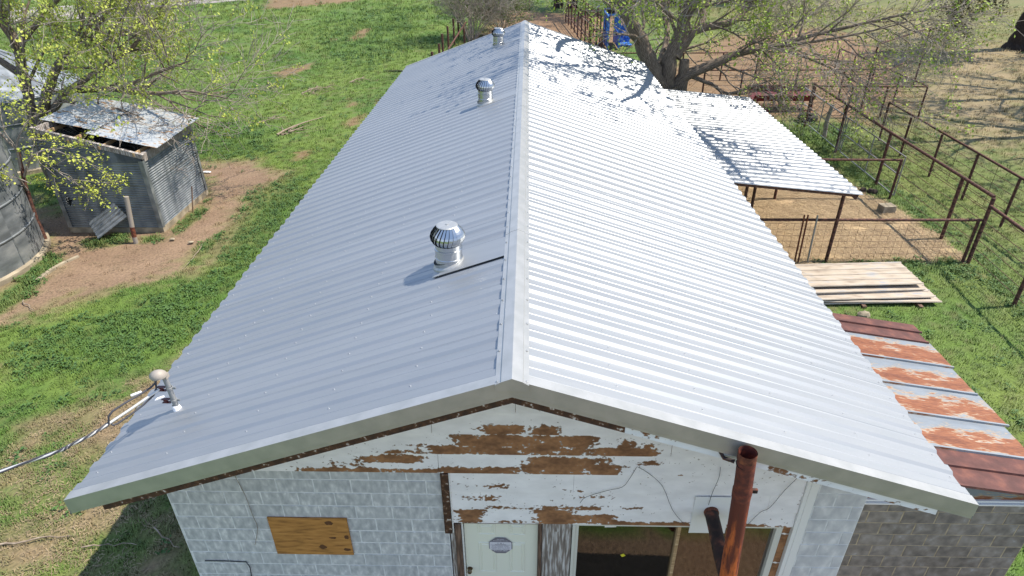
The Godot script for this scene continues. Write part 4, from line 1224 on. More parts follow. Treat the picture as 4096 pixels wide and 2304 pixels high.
	# blue squeeze chute
	w = thing("squeeze_chute", "bright blue steel cattle squeeze chute at the end of the alley", "cattle chute")
	var o := Vector3(6.2, 0, -41.0)
	for x in [-0.85, -0.12]:
		m = MB.new()
		m.box(o + Vector3(x - 0.03, 0.08, -1.6), o + Vector3(x + 0.03, 1.0, 1.3))
		part("side_panel", m, M.chute_blue, w)
		for k in 9:
			m = MB.new(); m.rod(o + Vector3(x, 1.0, -1.5 + k * 0.34), o + Vector3(x, 1.95, -1.5 + k * 0.34), 0.03, 6)
			part("bar", m, M.chute_blue, w)
		m = MB.new(); m.box(o + Vector3(x - 0.05, 1.93, -1.65), o + Vector3(x + 0.05, 2.05, 1.35))
		part("top_rail", m, M.chute_blue, w)
	for z in [-1.6, 1.3]:
		m = MB.new()
		m.box(o + Vector3(-0.9, 0.0, z - 0.05), o + Vector3(-0.8, 2.2, z + 0.05)); m.box(o + Vector3(-0.17, 0, z - 0.05), o + Vector3(-0.07, 2.2, z + 0.05)); m.box(o + Vector3(-0.8, 2.1, z - 0.05), o + Vector3(-0.17, 2.2, z + 0.05))
		part("end_frame", m, M.chute_blue, w)
	m = MB.new(); m.box(o + Vector3(0.05, 0.05, -1.2), o + Vector3(0.95, 1.15, -1.1)); m.box(o + Vector3(0.05, 0.02, -1.1), o + Vector3(0.95, 0.1, 0.1))
	part("kick_panel", m, M.chute_blue, w)
	for k in 7:
		m = MB.new(); m.rod(o + Vector3(0.1 + k * 0.13, 1.15, -1.15), o + Vector3(0.1 + k * 0.13, 1.85, -1.15), 0.022, 6)
		part("bar", m, M.chute_blue, w)

# ---------------------------------------------------------------- trees
func bend(d: Vector3, amount: float, up: float) -> Vector3:
	return (d + Vector3(rng.randf_range(-1, 1), rng.randf_range(-1, 1), rng.randf_range(-1, 1)) * amount + Vector3(0, up, 0)).normalized()

func sideways(d: Vector3, angle: float) -> Vector3:
	var p := d.cross(Vector3(rng.randf_range(-1, 1), rng.randf_range(-1, 1), rng.randf_range(-1, 1))).normalized()
	return (d * cos(angle) + p * sin(angle)).normalized()

func grow(m: MB, tips: Array, p: Vector3, dir: Vector3, length: float, r: float, level: int, o: Dictionary):
	var n := 5 if level > 0 else 4
	var path := [p]; var rad := [r]
	var d := dir
	for i in n:
		d = bend(d, o.wander, o.up)
		path.append(path[-1] + d * length / n)
		rad.append(lerpf(r, maxf(r * 0.35, o.thin), float(i + 1) / n))
	finish(m, tips, path, rad, level, o)

func finish(m: MB, tips: Array, path: Array, rad: Array, level: int, o: Dictionary):
	(o.twigs if level <= 1 and o.has("twigs") else m).tube(path, rad, 12 if rad[0] > 0.12 else (6 if rad[0] > 0.02 else 4), false)
	var length := 0.0
	for i in path.size() - 1: length += (path[i] as Vector3).distance_to(path[i + 1])
	if level == 0:
		for i in range(1, path.size()): tips.append([path[i], (path[i] - path[i - 1]).normalized()])
		return
	var kids: int = int(round(length * o.kids[level])) if o.has("per_metre") else o.kids[level]
	for k in kids:
		var t := lerpf(o.start, 1.0, (k + rng.randf()) / kids)
		var s := t * (path.size() - 1)
		var i := mini(int(s), path.size() - 2)
		var q: Vector3 = (path[i] as Vector3).lerp(path[i + 1], s - i)
		var dir: Vector3 = (path[i + 1] - path[i]).normalized()
		var r := lerpf(rad[i], rad[i + 1], s - i)
		grow(m, tips, q, bend(sideways(dir, rng.randf_range(0.45, 1.05)), 0.1, o.up), o.len[level - 1] * rng.randf_range(0.65, 1.3), maxf(minf(r * 0.6, o.thick[level - 1]), o.thin), level - 1, o)

func smooth_path(pts: Array, radii: Array, steps := 4) -> Array:
	var out := []; var rr := []
	for i in pts.size() - 1:
		var a: Vector3 = pts[maxi(i - 1, 0)]; var b: Vector3 = pts[i]; var c: Vector3 = pts[i + 1]; var d: Vector3 = pts[mini(i + 2, pts.size() - 1)]
		for s in steps:
			var t := float(s) / steps
			var wob: Vector3 = Vector3(rng.randf_range(-1, 1), rng.randf_range(-1, 1), rng.randf_range(-1, 1)) * radii[i] * 0.18
			out.append(b.cubic_interpolate(c, a, d, t) + wob); rr.append(lerpf(radii[i], radii[i + 1], t) * rng.randf_range(0.93, 1.07))
	out.append(pts[-1]); rr.append(radii[-1])
	return [out, rr]

func limb(m: MB, tips: Array, pts: Array, radii: Array, level: int, o: Dictionary):
	var s := smooth_path(pts, radii)
	finish(m, tips, s[0], s[1], level, o)

func leaf_cluster(leaves: int, size: float, spread: float) -> ArrayMesh:
	var m := MB.new()
	for k in leaves:
		var c := Vector3(rng.randf_range(-1, 1), rng.randf_range(-1, 1), rng.randf_range(-1, 1)) * spread
		var b := Basis.from_euler(Vector3(rng.randf_range(-0.9, 0.9), rng.randf() * TAU, rng.randf_range(-0.9, 0.9)))
		var L := size * rng.randf_range(0.7, 1.25); var W := L * 0.36
		var a := c; var t := c + b * Vector3(0, 0, L); var l := c + b * Vector3(-W, L * 0.12, L * 0.5); var r := c + b * Vector3(W, L * 0.12, L * 0.5)
		m.tri(a, r, t); m.tri(a, t, l)
	return m.mesh()

func leaves_on(w: Node, called: String, tips: Array, share: float, mesh: ArrayMesh, cols: Array, low: float, high: float, keep = null):
	var xf := []; var cl := []
	for t in tips:
		if rng.randf() > share: continue
		if keep != null and not keep.call(t[0]): continue
		var b := Basis.from_euler(Vector3(rng.randf() * 0.8, rng.randf() * TAU, rng.randf() * 0.8)).scaled(Vector3.ONE * rng.randf_range(low, high))
		xf.append(Transform3D(b, t[0]))
		cl.append((cols[0] as Color).lerp(cols[1], rng.randf()))
	var o := multi(called, mesh, M.leaf, xf, cl, w)
	o.set_meta("kind", "stuff")

func make_trees():
	# big tree behind the shelter: heavy limbs, thin spring leaves, many bare twigs
	rng.seed = 101
	var w := thing("spreading_tree", "big spreading tree with thick grey limbs and thin fresh leaves behind the shelter", "tree")
	var tr := MB.new(); var br := MB.new(); var tips := []
	var s := smooth_path([Vector3(5.55, -0.2, -20.6), Vector3(5.5, 0.5, -20.6), Vector3(5.45, 1.4, -20.6), Vector3(5.42, 2.25, -20.6)], [0.78, 0.60, 0.54, 0.52])
	tr.tube(s[0], s[1], 16, false)
	tr.tube([Vector3(6.02, 0.3, -20.45), Vector3(6.0, 1.4, -20.5), Vector3(6.05, 2.4, -20.5), Vector3(6.02, 3.1, -20.5)], [0.24, 0.22, 0.21, 0.18], 12)
	part("trunk", tr, M.bark, w)
	var o := {"wander": 0.34, "up": 0.03, "kids": [0, 4, 5, 1.5], "len": [0.8, 1.6, 2.9], "thick": [0.012, 0.028, 0.075], "thin": 0.006, "start": 0.25, "per_metre": true}
	o.kids = [0, 3.0, 2.4, 1.55]
	o.twigs = MB.new()
	var limbs := [
		[[Vector3(5.3, 1.7, -20.6), Vector3(4.86, 2.7, -20.5), Vector3(4.35, 3.67, -20.4), Vector3(3.95, 4.3, -20.2), Vector3(3.66, 5.1, -19.9), Vector3(3.3, 6.6, -18.8), Vector3(3.3, 7.9, -17.2), Vector3(3.6, 8.8, -15.2)], [0.42, 0.34, 0.27, 0.25, 0.21, 0.16, 0.11, 0.06]],
		[[Vector3(3.95, 4.3, -20.2), Vector3(3.35, 5.2, -20.6), Vector3(2.4, 6.8, -20.5), Vector3(1.6, 8.4, -19.4)], [0.19, 0.16, 0.11, 0.05]],
		[[Vector3(5.5, 1.9, -20.6), Vector3(5.46, 2.95, -20.6), Vector3(5.66, 3.67, -20.6), Vector3(5.86, 4.5, -20.5), Vector3(5.95, 5.3, -20.2), Vector3(6.5, 6.9, -18.6), Vector3(6.9, 8.3, -16.6), Vector3(6.6, 9.2, -13.9), Vector3(5.8, 9.6, -11.6)], [0.34, 0.28, 0.24, 0.21, 0.19, 0.15, 0.12, 0.09, 0.05]],
		[[Vector3(6.5, 6.9, -18.6), Vector3(8.0, 8.2, -16.2), Vector3(9.0, 8.9, -13.4), Vector3(9.4, 9.1, -11.0)], [0.13, 0.10, 0.08, 0.04]],
		[[Vector3(6.9, 8.3, -16.6), Vector3(5.0, 9.2, -15.0), Vector3(3.9, 9.6, -13.0)], [0.10, 0.07, 0.04]],
		[[Vector3(5.8, 2.0, -20.6), Vector3(6.1, 2.5, -20.5), Vector3(7.3, 2.98, -20.5), Vector3(7.95, 3.33, -20.5), Vector3(9.05, 3.56, -20.4), Vector3(11.0, 4.1, -20.2), Vector3(12.9, 4.7, -19.6), Vector3(14.6, 5.1, -19.2)], [0.26, 0.21, 0.17, 0.14, 0.105, 0.07, 0.045, 0.02]],
		[[Vector3(5.66, 3.2, -20.6), Vector3(5.95, 3.7, -20.6), Vector3(6.46, 4.13, -20.7), Vector3(7.78, 4.4, -20.9), Vector3(8.4, 4.95, -21.2), Vector3(10.3, 5.9, -21.6), Vector3(12.2, 6.6, -21.6)], [0.24, 0.20, 0.16, 0.12, 0.09, 0.055, 0.025]],
		[[Vector3(7.95, 3.33, -20.5), Vector3(9.4, 3.75, -19.6), Vector3(11.0, 4.2, -18.7), Vector3(12.6, 4.7, -18.2)], [0.10, 0.07, 0.04, 0.02]],
		[[Vector3(9.05, 3.56, -20.4), Vector3(10.3, 3.3, -19.6), Vector3(11.3, 2.9, -18.9), Vector3(12.2, 2.4, -18.3)], [0.07, 0.05, 0.03, 0.015]],
		[[Vector3(6.3, 2.5, -20.5), Vector3(7.1, 2.25, -20.2), Vector3(7.7, 1.95, -20.0), Vector3(8.4, 2.2, -19.9), Vector3(9.2, 2.5, -19.8)], [0.09, 0.075, 0.06, 0.05, 0.025]],
		[[Vector3(6.46, 4.13, -20.7), Vector3(6.9, 5.0, -21.6), Vector3(7.5, 6.0, -22.6)], [0.14, 0.10, 0.05]],
		[[Vector3(5.0, 2.6, -20.6), Vector3(5.4, 3.3, -21.4), Vector3(5.6, 4.2, -22.5), Vector3(5.3, 5.2, -23.6)], [0.15, 0.12, 0.09, 0.05]]]
	for l in limbs:
		# the limbs on the right carry a haze of bare hanging twigs
		var far: bool = l[0][-1].x > 9.0 and l[0][-1].y < 6.7
		o.kids = [0, 4.2, 3.3, 2.1] if far else [0, 3.2, 2.6, 1.6]
		o.up = -0.02 if far else 0.03
		o.len = [0.9, 1.5, 2.0] if far else [0.8, 1.6, 2.9]
		o.thick = [0.009, 0.017, 0.045] if far else [0.012, 0.028, 0.075]
		limb(br, tips, l[0], l[1], 3, o)
	part("limbs", br, M.bark, w)
	part("twigs", o.twigs, M.pale_bark, w)
	leaves_on(w, "crown", tips, 0.85, leaf_cluster(6, 0.09, 0.13), [Color(0.22, 0.34, 0.04), Color(0.40, 0.48, 0.08)], 0.65, 1.4,
		func(p: Vector3) -> bool: return rng.randf() < (0.22 if p.y > 6.3 else (0.1 if p.y < 3.3 else (0.5 if p.x < 8.6 else 0.14))))

	# leafy tree beyond the tin shed
	rng.seed = 202
	w = thing("leafy_tree", "yellow-green leafy tree with dark limbs reaching over the tin shed", "tree")
	tr = MB.new(); br = MB.new(); tips = []
	s = smooth_path([Vector3(-16.1, -0.2, -15.7), Vector3(-16.0, 0.8, -15.6), Vector3(-15.9, 2.0, -15.5)], [0.36, 0.28, 0.25])
	tr.tube(s[0], s[1], 14, false)
	part("trunk", tr, M.bark, w)
	o = {"wander": 0.30, "up": 0.07, "kids": [0, 3.4, 2.7, 1.9], "len": [0.7, 1.3, 2.0], "twigs": MB.new(), "thick": [0.010, 0.022, 0.06], "thin": 0.006, "start": 0.3, "per_metre": true}
	for l in [
		[[Vector3(-15.95, 1.7, -15.5), Vector3(-15.85, 2.8, -15.5), Vector3(-15.68, 3.7, -15.5), Vector3(-15.5, 4.8, -15.4), Vector3(-15.6, 6.2, -15.2), Vector3(-15.3, 7.5, -15.0)], [0.20, 0.17, 0.15, 0.12, 0.09, 0.05]],
		[[Vector3(-15.85, 2.0, -15.5), Vector3(-15.3, 2.9, -15.5), Vector3(-14.53, 3.92, -15.5), Vector3(-13.8, 4.5, -15.5), Vector3(-13.2, 4.62, -15.4), Vector3(-12.5, 5.3, -15.2), Vector3(-11.6, 5.9, -15.0)], [0.18, 0.16, 0.135, 0.10, 0.08, 0.06, 0.035]],
		[[Vector3(-15.9, 1.9, -15.5), Vector3(-15.0, 2.75, -15.6), Vector3(-14.4, 3.2, -15.6), Vector3(-12.8, 3.2, -15.5), Vector3(-11.4, 3.15, -15.2), Vector3(-10.3, 3.3, -14.9), Vector3(-9.0, 3.15, -14.6)], [0.15, 0.12, 0.095, 0.075, 0.055, 0.04, 0.02]],
		[[Vector3(-14.4, 3.2, -15.6), Vector3(-13.5, 3.72, -15.9), Vector3(-12.55, 4.27, -16.2), Vector3(-11.6, 5.1, -16.5), Vector3(-11.2, 5.7, -16.6)], [0.11, 0.085, 0.07, 0.05, 0.025]],
		[[Vector3(-12.8, 3.2, -15.5), Vector3(-11.5, 3.7, -15.0), Vector3(-10.5, 4.05, -14.6), Vector3(-9.7, 4.3, -14.3)], [0.07, 0.055, 0.04, 0.02]],
		[[Vector3(-15.7, 3.6, -15.5), Vector3(-16.6, 4.6, -15.2), Vector3(-17.6, 5.4, -15.0)], [0.12, 0.09, 0.05]],
		[[Vector3(-13.2, 4.62, -15.4), Vector3(-12.2, 4.5, -14.6), Vector3(-11.3, 4.7, -14.0)], [0.07, 0.05, 0.025]],
		[[Vector3(-15.6, 4.4, -15.4), Vector3(-14.6, 5.4, -15.9), Vector3(-13.6, 6.2, -16.2)], [0.10, 0.075, 0.04]],
		[[Vector3(-14.8, 2.9, -15.6), Vector3(-13.6, 2.85, -14.9), Vector3(-12.4, 2.95, -14.3), Vector3(-11.4, 2.85, -13.8)], [0.08, 0.06, 0.04, 0.02]]]:
		limb(br, tips, l[0], l[1], 3, o)
	part("limbs", br, M.bark, w)
	part("twigs", o.twigs, M.pale_bark, w)
	# the lower twigs on the right are still bare
	leaves_on(w, "crown", tips, 0.62, leaf_cluster(11, 0.08, 0.15), [Color(0.24, 0.31, 0.045), Color(0.46, 0.50, 0.09)], 0.5, 1.5,
		func(p: Vector3) -> bool: return (p.y > 3.85 + rng.randf_range(-0.5, 0.3) and p.x < -11.2 + rng.randf_range(-1.5, 1.5)) or (p.x < -15.0 and p.y > 2.4) or rng.randf() < 0.1)
	# sapling in the gap between bin and shed
	rng.seed = 303
	w = thing("sapling", "slender leafy sapling growing between grain bin and tin shed", "tree")
	tr = MB.new(); br = MB.new(); tips = []
	s = smooth_path([Vector3(-13.49, -0.1, -11.13), Vector3(-13.5, 1.0, -11.15), Vector3(-13.42, 1.9, -11.2), Vector3(-13.3, 2.7, -11.25)], [0.075, 0.06, 0.05, 0.04])
	tr.tube(s[0], s[1], 8, false)
	part("trunk", tr, M.rust_pipe, w)
	o = {"wander": 0.34, "up": -0.03, "kids": [0, 3.2, 2.6], "len": [0.5, 0.95], "thick": [0.007, 0.014], "thin": 0.004, "start": 0.2, "per_metre": true}
	for l in [[[Vector3(-13.42, 1.9, -11.2), Vector3(-12.9, 2.5, -11.1), Vector3(-12.2, 2.75, -11.0), Vector3(-11.5, 2.45, -10.9)], [0.035, 0.03, 0.02, 0.01]],
		[[Vector3(-13.4, 2.1, -11.2), Vector3(-13.2, 2.9, -11.2), Vector3(-12.7, 3.5, -11.4)], [0.035, 0.025, 0.012]],
		[[Vector3(-13.3, 2.6, -11.25), Vector3(-13.5, 3.2, -11.1), Vector3(-13.7, 3.8, -11.0)], [0.035, 0.025, 0.012]],
		[[Vector3(-13.45, 1.5, -11.2), Vector3(-13.2, 2.0, -10.8), Vector3(-12.7, 2.0, -10.5)], [0.03, 0.02, 0.01]],
		[[Vector3(-12.7, 2.6, -11.05), Vector3(-12.2, 2.2, -10.9), Vector3(-11.8, 1.9, -10.8)], [0.02, 0.015, 0.008]]]:
		limb(br, tips, l[0], l[1], 2, o)
	part("limbs", br, M.pale_bark, w)
	leaves_on(w, "crown", tips, 0.7, leaf_cluster(10, 0.07, 0.13), [Color(0.32, 0.38, 0.055), Color(0.52, 0.55, 0.10)], 0.7, 1.3)

	# dark tree on the dry pasture and the bare one whose shade falls there
	rng.seed = 404
	w = thing("pasture_tree", "dark forked tree with hanging olive leaves on the dry pasture", "tree")
	tr = MB.new(); br = MB.new(); tips = []
	s = smooth_path([Vector3(31.8, -0.2, -39.7), Vector3(31.9, 0.6, -39.7), Vector3(32.1, 2.4, -39.7), Vector3(32.3, 4.6, -39.6), Vector3(32.6, 7.5, -39.4)], [0.85, 0.60, 0.48, 0.42, 0.32])
	tr.tube(s[0], s[1], 14, false)
	s = smooth_path([Vector3(32.7, -0.2, -39.9), Vector3(33.1, 0.8, -39.9), Vector3(33.6, 2.4, -39.9), Vector3(34.4, 4.4, -39.8), Vector3(35.4, 7.0, -39.6)], [0.45, 0.34, 0.30, 0.27, 0.2])
	tr.tube(s[0], s[1], 12, false)
	part("trunk", tr, M.dark_bark, w)
	o = {"wander": 0.26, "up": -0.10, "kids": [0, 2.2, 1.6, 1.0], "len": [0.9, 1.9, 3.0], "thick": [0.014, 0.035, 0.09], "thin": 0.009, "start": 0.25, "per_metre": true}
	for l in [[[Vector3(32.3, 4.6, -39.6), Vector3(30.6, 5.8, -39.2), Vector3(28.8, 5.9, -38.8), Vector3(27.4, 5.0, -38.4)], [0.28, 0.2, 0.12, 0.05]],
		[[Vector3(32.5, 6.4, -39.5), Vector3(30.5, 8.2, -38.0), Vector3(28.0, 8.8, -36.5)], [0.26, 0.18, 0.07]],
		[[Vector3(32.2, 4.0, -39.6), Vector3(30.9, 4.6, -40.6), Vector3(29.4, 4.6, -41.6)], [0.2, 0.14, 0.06]],
		[[Vector3(34.4, 4.4, -39.8), Vector3(35.6, 6.5, -38.5), Vector3(36.6, 8.0, -37.0)], [0.24, 0.16, 0.07]],
		[[Vector3(32.6, 7.4, -39.4), Vector3(32.2, 9.6, -38.6), Vector3(31.0, 11.2, -37.4)], [0.3, 0.2, 0.08]]]:
		limb(br, tips, l[0], l[1], 3, o)
	part("limbs", br, M.dark_bark, w)
	leaves_on(w, "crown", tips, 0.9, leaf_cluster(6, 0.16, 0.2), [Color(0.09, 0.085, 0.025), Color(0.16, 0.14, 0.04)], 0.8, 1.5)
	bare_tree(505, Vector3(24.6, 0, -21.5), 0.42, 12.0, "bare branching tree standing at the edge of the dry pasture", 0.12, Vector3(-0.02, 0, -0.02))
	bare_tree(506, Vector3(29.8, 0, -27.5), 0.46, 12.5, "bare tree with many twigs behind the pasture fence", 0.12, Vector3(-0.04, 0, -0.05))
	# far trees behind the yard; their crowns shade the beaten earth
	bare_tree(507, Vector3(2.9, 0, -61.4), 0.36, 10.0, "grey trunked tree by the dark fence beyond the alley", 0.6, Vector3(-0.10, 0, 0.12))
	bare_tree(508, Vector3(4.3, 0, -61.0), 0.42, 10.5, "thick grey tree behind the overhead alley bar", 0.6, Vector3(-0.06, 0, 0.16))
	bare_tree(509, Vector3(7.4, 0, -56.8), 0.34, 9.0, "dark trunked tree rising behind the blue chute", 0.5, Vector3(-0.1, 0, 0.1))
	bare_tree(510, Vector3(13.5, 0, -61.5), 0.45, 9.5, "dark tree at the far end of the red earth pens", 0.5, Vector3(0, 0, 0.1))
	bare_tree(511, Vector3(23.0, 0, -66.5), 0.5, 9.0, "dark tree at the far edge of the dry pasture", 0.5, Vector3(0, 0, 0.05))
	# bare shrub at the back corner of the workshop
	shrub(601, Vector3(-3.9, 0, -43.2), 5.6, 2.9, 26, "large bare grey shrub behind the back of the workshop", 0.05)
	shrub(602, Vector3(-1.9, 0, -46.5), 3.2, 2.2, 14, "half-leafed tangled shrub beside the beaten earth yard", 0.4)
	shrub(603, gnd(560, 38), 4.2, 2.4, 18, "rounded dark shrub standing before the pale road", 0.5)
	shrub(604, gnd(490, 30), 2.6, 1.7, 12, "small dark bush by the pale road", 0.5)

func bare_tree(seed_: int, at: Vector3, r: float, h: float, label: String, leafy: float, lean: Vector3):
	rng.seed = seed_
	var w := thing("bare_tree", label, "tree", at, "trees round the pastures")
	var tr := MB.new(); var br := MB.new(); var tips := []
	var s := smooth_path([Vector3(0, -0.2, 0), Vector3(0.05, 0.8, 0), Vector3(0, h * 0.22, 0) + lean * h * 0.2, Vector3(0, h * 0.42, 0) + lean * h * 0.42], [r * 1.5, r * 1.05, r * 0.9, r * 0.8])
	tr.tube(s[0], s[1], 12, false)
	part("trunk", tr, M.dark_bark, w)
	var o := {"wander": 0.25, "up": 0.05, "kids": [0, 2.2, 1.7, 1.1], "len": [0.9, 1.8, 3.0], "thick": [0.012, 0.03, 0.08], "thin": 0.008, "start": 0.25, "per_metre": true}
	for k in 6:
		var a := TAU * k / 6.0 + rng.randf_range(-0.3, 0.3)
		var d := Vector3(cos(a), 0, sin(a))
		var p0 := Vector3(0, h * 0.40, 0) + lean * h * 0.4
		limb(br, tips, [p0, p0 + d * h * 0.16 + Vector3(0, h * 0.12, 0) + lean * h * 0.1, p0 + d * h * 0.32 + Vector3(0, h * rng.randf_range(0.2, 0.32), 0) + lean * h * 0.2, p0 + d * h * 0.46 + Vector3(0, h * rng.randf_range(0.25, 0.55), 0) + lean * h * 0.3], [r * 0.55, r * 0.4, r * 0.25, r * 0.1], 3, o)
	part("limbs", br, M.dark_bark, w)
	leaves_on(w, "crown", tips, leafy, leaf_cluster(5, 0.13, 0.18), [Color(0.10, 0.15, 0.03), Color(0.2, 0.25, 0.05)], 0.7, 1.4)

func shrub(seed_: int, at: Vector3, h: float, spread: float, stems: int, label: String, leafy: float):
	rng.seed = seed_
	var w := thing("shrub", label, "shrub", at, "shrubs")
	var br := MB.new(); var tips := []
	var o := {"wander": 0.3, "up": 0.05, "kids": [0, 4.5, 4.2], "len": [0.75, 1.5], "thick": [0.009, 0.016], "thin": 0.006, "start": 0.3, "per_metre": true}
	for k in stems:
		var a := rng.randf() * TAU
		var q := sqrt(rng.randf_range(0.05, 1.0))
		var d := Vector3(cos(a), 0, sin(a)) * spread * q
		var top := h * sqrt(1.05 - q * q * 0.75) * rng.randf_range(0.75, 1.05)
		limb(br, tips, [Vector3(cos(a), 0, sin(a)) * 0.2 + Vector3(0, -0.1, 0), d * 0.35 + Vector3(0, top * 0.35, 0), d * 0.7 + Vector3(0, top * 0.7, 0), d + Vector3(0, top, 0)], [0.04, 0.03, 0.02, 0.010], 2, o)
	part("stems", br, M.pale_bark, w)
	leaves_on(w, "foliage", tips, leafy, leaf_cluster(5, 0.09, 0.12), [Color(0.08, 0.13, 0.03), Color(0.16, 0.2, 0.05)], 0.7, 1.3)

# ---------------------------------------------------------------- on the roof
func make_vent(x: float, z: float, label: String):
	rng.seed = 700 + int(-z)
	var w := thing("turbine_vent", label, "roof vent", Vector3(x, roof_y(x), z), "turbine vents along the ridge")
	var slope := atan((RIDGE_Y - EAVE_L.y) / -EAVE_L.x)
	var tilt := Basis(Vector3(0, 0, 1), slope)
	# flashing plate up to the ridge cap, then the elbow throat
	var m := MB.new()
	m.obox(tilt * Vector3(0.30, 0.0265, 0.03), Vector3(0.95, 0.004, 0.42), tilt)
	part("flashing", m, M.galvanised_roof_1, w)
	m = MB.new()
	var prof := [Vector2(0.192, 0.025), Vector2(0.185, 0.045), Vector2(0.157, 0.06), Vector2(0.157, 0.10)]
	m.lathe(Vector3.ZERO, prof, 32, tilt)
	part("collar", m, M.galvanised_trim, w)
	m = MB.new()
	m.lathe(Vector3.ZERO, [Vector2(0.155, -0.01), Vector2(0.155, 0.11), Vector2(0.160, 0.115), Vector2(0.160, 0.125), Vector2(0.155, 0.13), Vector2(0.155, 0.21), Vector2(0.161, 0.215), Vector2(0.161, 0.235), Vector2(0.152, 0.24), Vector2(0.152, 0.29)], 36)
	part("throat", m, M.vent_metal, w)
	m = MB.new()
	m.lathe(Vector3.ZERO, [Vector2(0.10, 0.27), Vector2(0.12, 0.33), Vector2(0.115, 0.47), Vector2(0.0, 0.48)], 20)
	part("core", m, M.vent_dark, w)
	var n := 24
	for k in n:
		m = MB.new()
		var a0 := TAU * k / n
		var rows := 10
		for i in rows:
			var pts := []
			for j in [i, i + 1]:
				var t := float(j) / rows
				var y := 0.285 + 0.225 * t
				var r := 0.148 + 0.060 * sin(PI * pow(t, 0.9)) - 0.030 * t * t
				var tw := a0 + 0.30 * t
				for e in [[0.0, 0.0], [0.21, -0.012], [0.30, -0.030]]:
					var a: float = tw - e[0]
					pts.append(Vector3(cos(a) * (r + e[1]), y, -sin(a) * (r + e[1])))
			m.quad(pts[1], pts[0], pts[3], pts[4])
			m.quad(pts[2], pts[1], pts[4], pts[5])
		part("blade", m, M.vent_metal, w)
	m = MB.new()
	m.lathe(Vector3.ZERO, [Vector2(0.118, 0.498), Vector2(0.122, 0.511), Vector2(0.112, 0.517), Vector2(0.085, 0.520), Vector2(0.02, 0.522), Vector2(0.018, 0.530), Vector2(0.0, 0.532)], 32)
	part("cap", m, M.galvanised_trim, w)

func make_roof_things():
	make_vent(-0.785, -1.72, "round silver turbine vent on the roof closest to the gable front")
	make_vent(-0.785, -8.90, "round silver turbine vent halfway along the roof, between the other two")
	make_vent(-0.785, -15.6, "round silver turbine vent at the back end of the roof under dappled shade")
	# electric mast
	var at := Vector3(-3.55, roof_y(-3.55), -0.27)
	var w := thing("service_mast", "grey electric mast with rounded weatherhead standing on the roof slope", "electric mast", at)
	var m := MB.new()
	m.rod(Vector3(0, -0.1, 0), Vector3(-0.02, 0.50, 0.0), 0.027, 16)
	part("pipe", m, M.grey_pipe, w)
	m = MB.new()
	m.lathe(Vector3(0, 0.0, 0), [Vector2(0.075, -0.035), Vector2(0.062, 0.0), Vector2(0.045, 0.02), Vector2(0.036, 0.07), Vector2(0.028, 0.085)], 14, Basis(Vector3(0, 0, 1), 0.2))
	part("sealant_boot", m, M.white_sealant, w)
	m = MB.new()
	var dome := []
	for i in 9: dome.append(Vector2(0.082 * cos(PI * 0.5 * i / 8.0), 0.075 * sin(PI * 0.5 * i / 8.0)))
	dome.push_front(Vector2(0.078, -0.022)); dome.push_front(Vector2(0.03, -0.022))
	m.lathe(Vector3(-0.065, 0.485, 0.02), dome, 22, Basis(Vector3(0, 0, 1), 0.22).scaled(Vector3(1.1, 0.78, 0.85)))
	m.box(Vector3(-0.04, 0.44, -0.03), Vector3(0.015, 0.49, 0.03))
	part("weatherhead", m, M.head_grey, w)
	for y in [0.15, 0.31]:
		m = MB.new()
		m.lathe(Vector3(-0.008, y, 0), [Vector2(0.028, -0.012), Vector2(0.034, -0.010), Vector2(0.034, 0.010), Vector2(0.028, 0.012)], 16)
		m.box(Vector3(0.028, y - 0.012, -0.006), Vector3(0.055, y + 0.012, 0.006))
		part("clamp", m, M.grey_pipe, w)
		m = MB.new()
		m.box(Vector3(-0.125, y - 0.024, -0.006), Vector3(-0.036, y - 0.019, 0.03)); m.box(Vector3(-0.125, y + 0.019, -0.006), Vector3(-0.036, y + 0.024, 0.03))
		m.lathe(Vector3(-0.09, y, 0.012), [Vector2(0.022, -0.018), Vector2(0.022, -0.008), Vector2(0.014, 0.0), Vector2(0.022, 0.008), Vector2(0.022, 0.018)], 12)
		part("insulator", m, M.porcelain, w)
	# conductors and the drop that leaves to the left
	var drop := thing("service_cable", "twisted black and bare electric cable running off over the grass from the mast", "cable")
	var p0 := at + Vector3(-0.10, 0.31, 0.012)
	var p1 := gnd(300, 1772, 3.62); var p2 := gnd(0, 1886, 3.50)
	var dir := (p2 - p1).normalized()
	var p3 := p2 + dir * 4.0 + Vector3(0, 0.25, 0)
	var main := smooth_path([p0, p0.lerp(p1, 0.5) + Vector3(0, -0.02, 0), p1, p2, p3], [0.0001, 0.0001, 0.0001, 0.0001, 0.0001], 8)
	m = MB.new(); m.tube(main[0], (main[0] as Array).map(func(_p): return 0.014), 6)
	part("bare_wire", m, M.bare_cable, drop)
	for k in 2:
		m = MB.new()
		var path := []
		var pts: Array = main[0]
		for i in pts.size():
			var t := maxf(0.0, float(i) - 10.0)
			var a := i * 1.4 + k * PI
			if i < 10: continue
			path.append(pts[i] + Vector3(0, cos(a), sin(a)) * 0.012)
		# the loose tail up to the weatherhead
		var tail := [at + Vector3(-0.08 - 0.03 * k, 0.47, 0.02), at + Vector3(-0.16, 0.36 - 0.1 * k, 0.06), p0.lerp(p1, 0.55) + Vector3(0.02, 0.10 - 0.16 * k, 0.02)]
		tail.append_array(path)
		var sm := smooth_path(tail, tail.map(func(_p): return 0.0), 3)
		m.tube(sm[0], (sm[0] as Array).map(func(_p): return 0.0105), 6)
		part("insulated_wire", m, M.black_cable, drop)
	for q in [[545, 1575, 3.72], [640, 1592, 3.70]]:
		m = MB.new()
		var c := gnd(q[0], q[1], q[2])
		m.rod(c - dir * 0.05, c + dir * 0.05, 0.014, 10)
		part("splice_sleeve", m, M.white_sealant, drop)

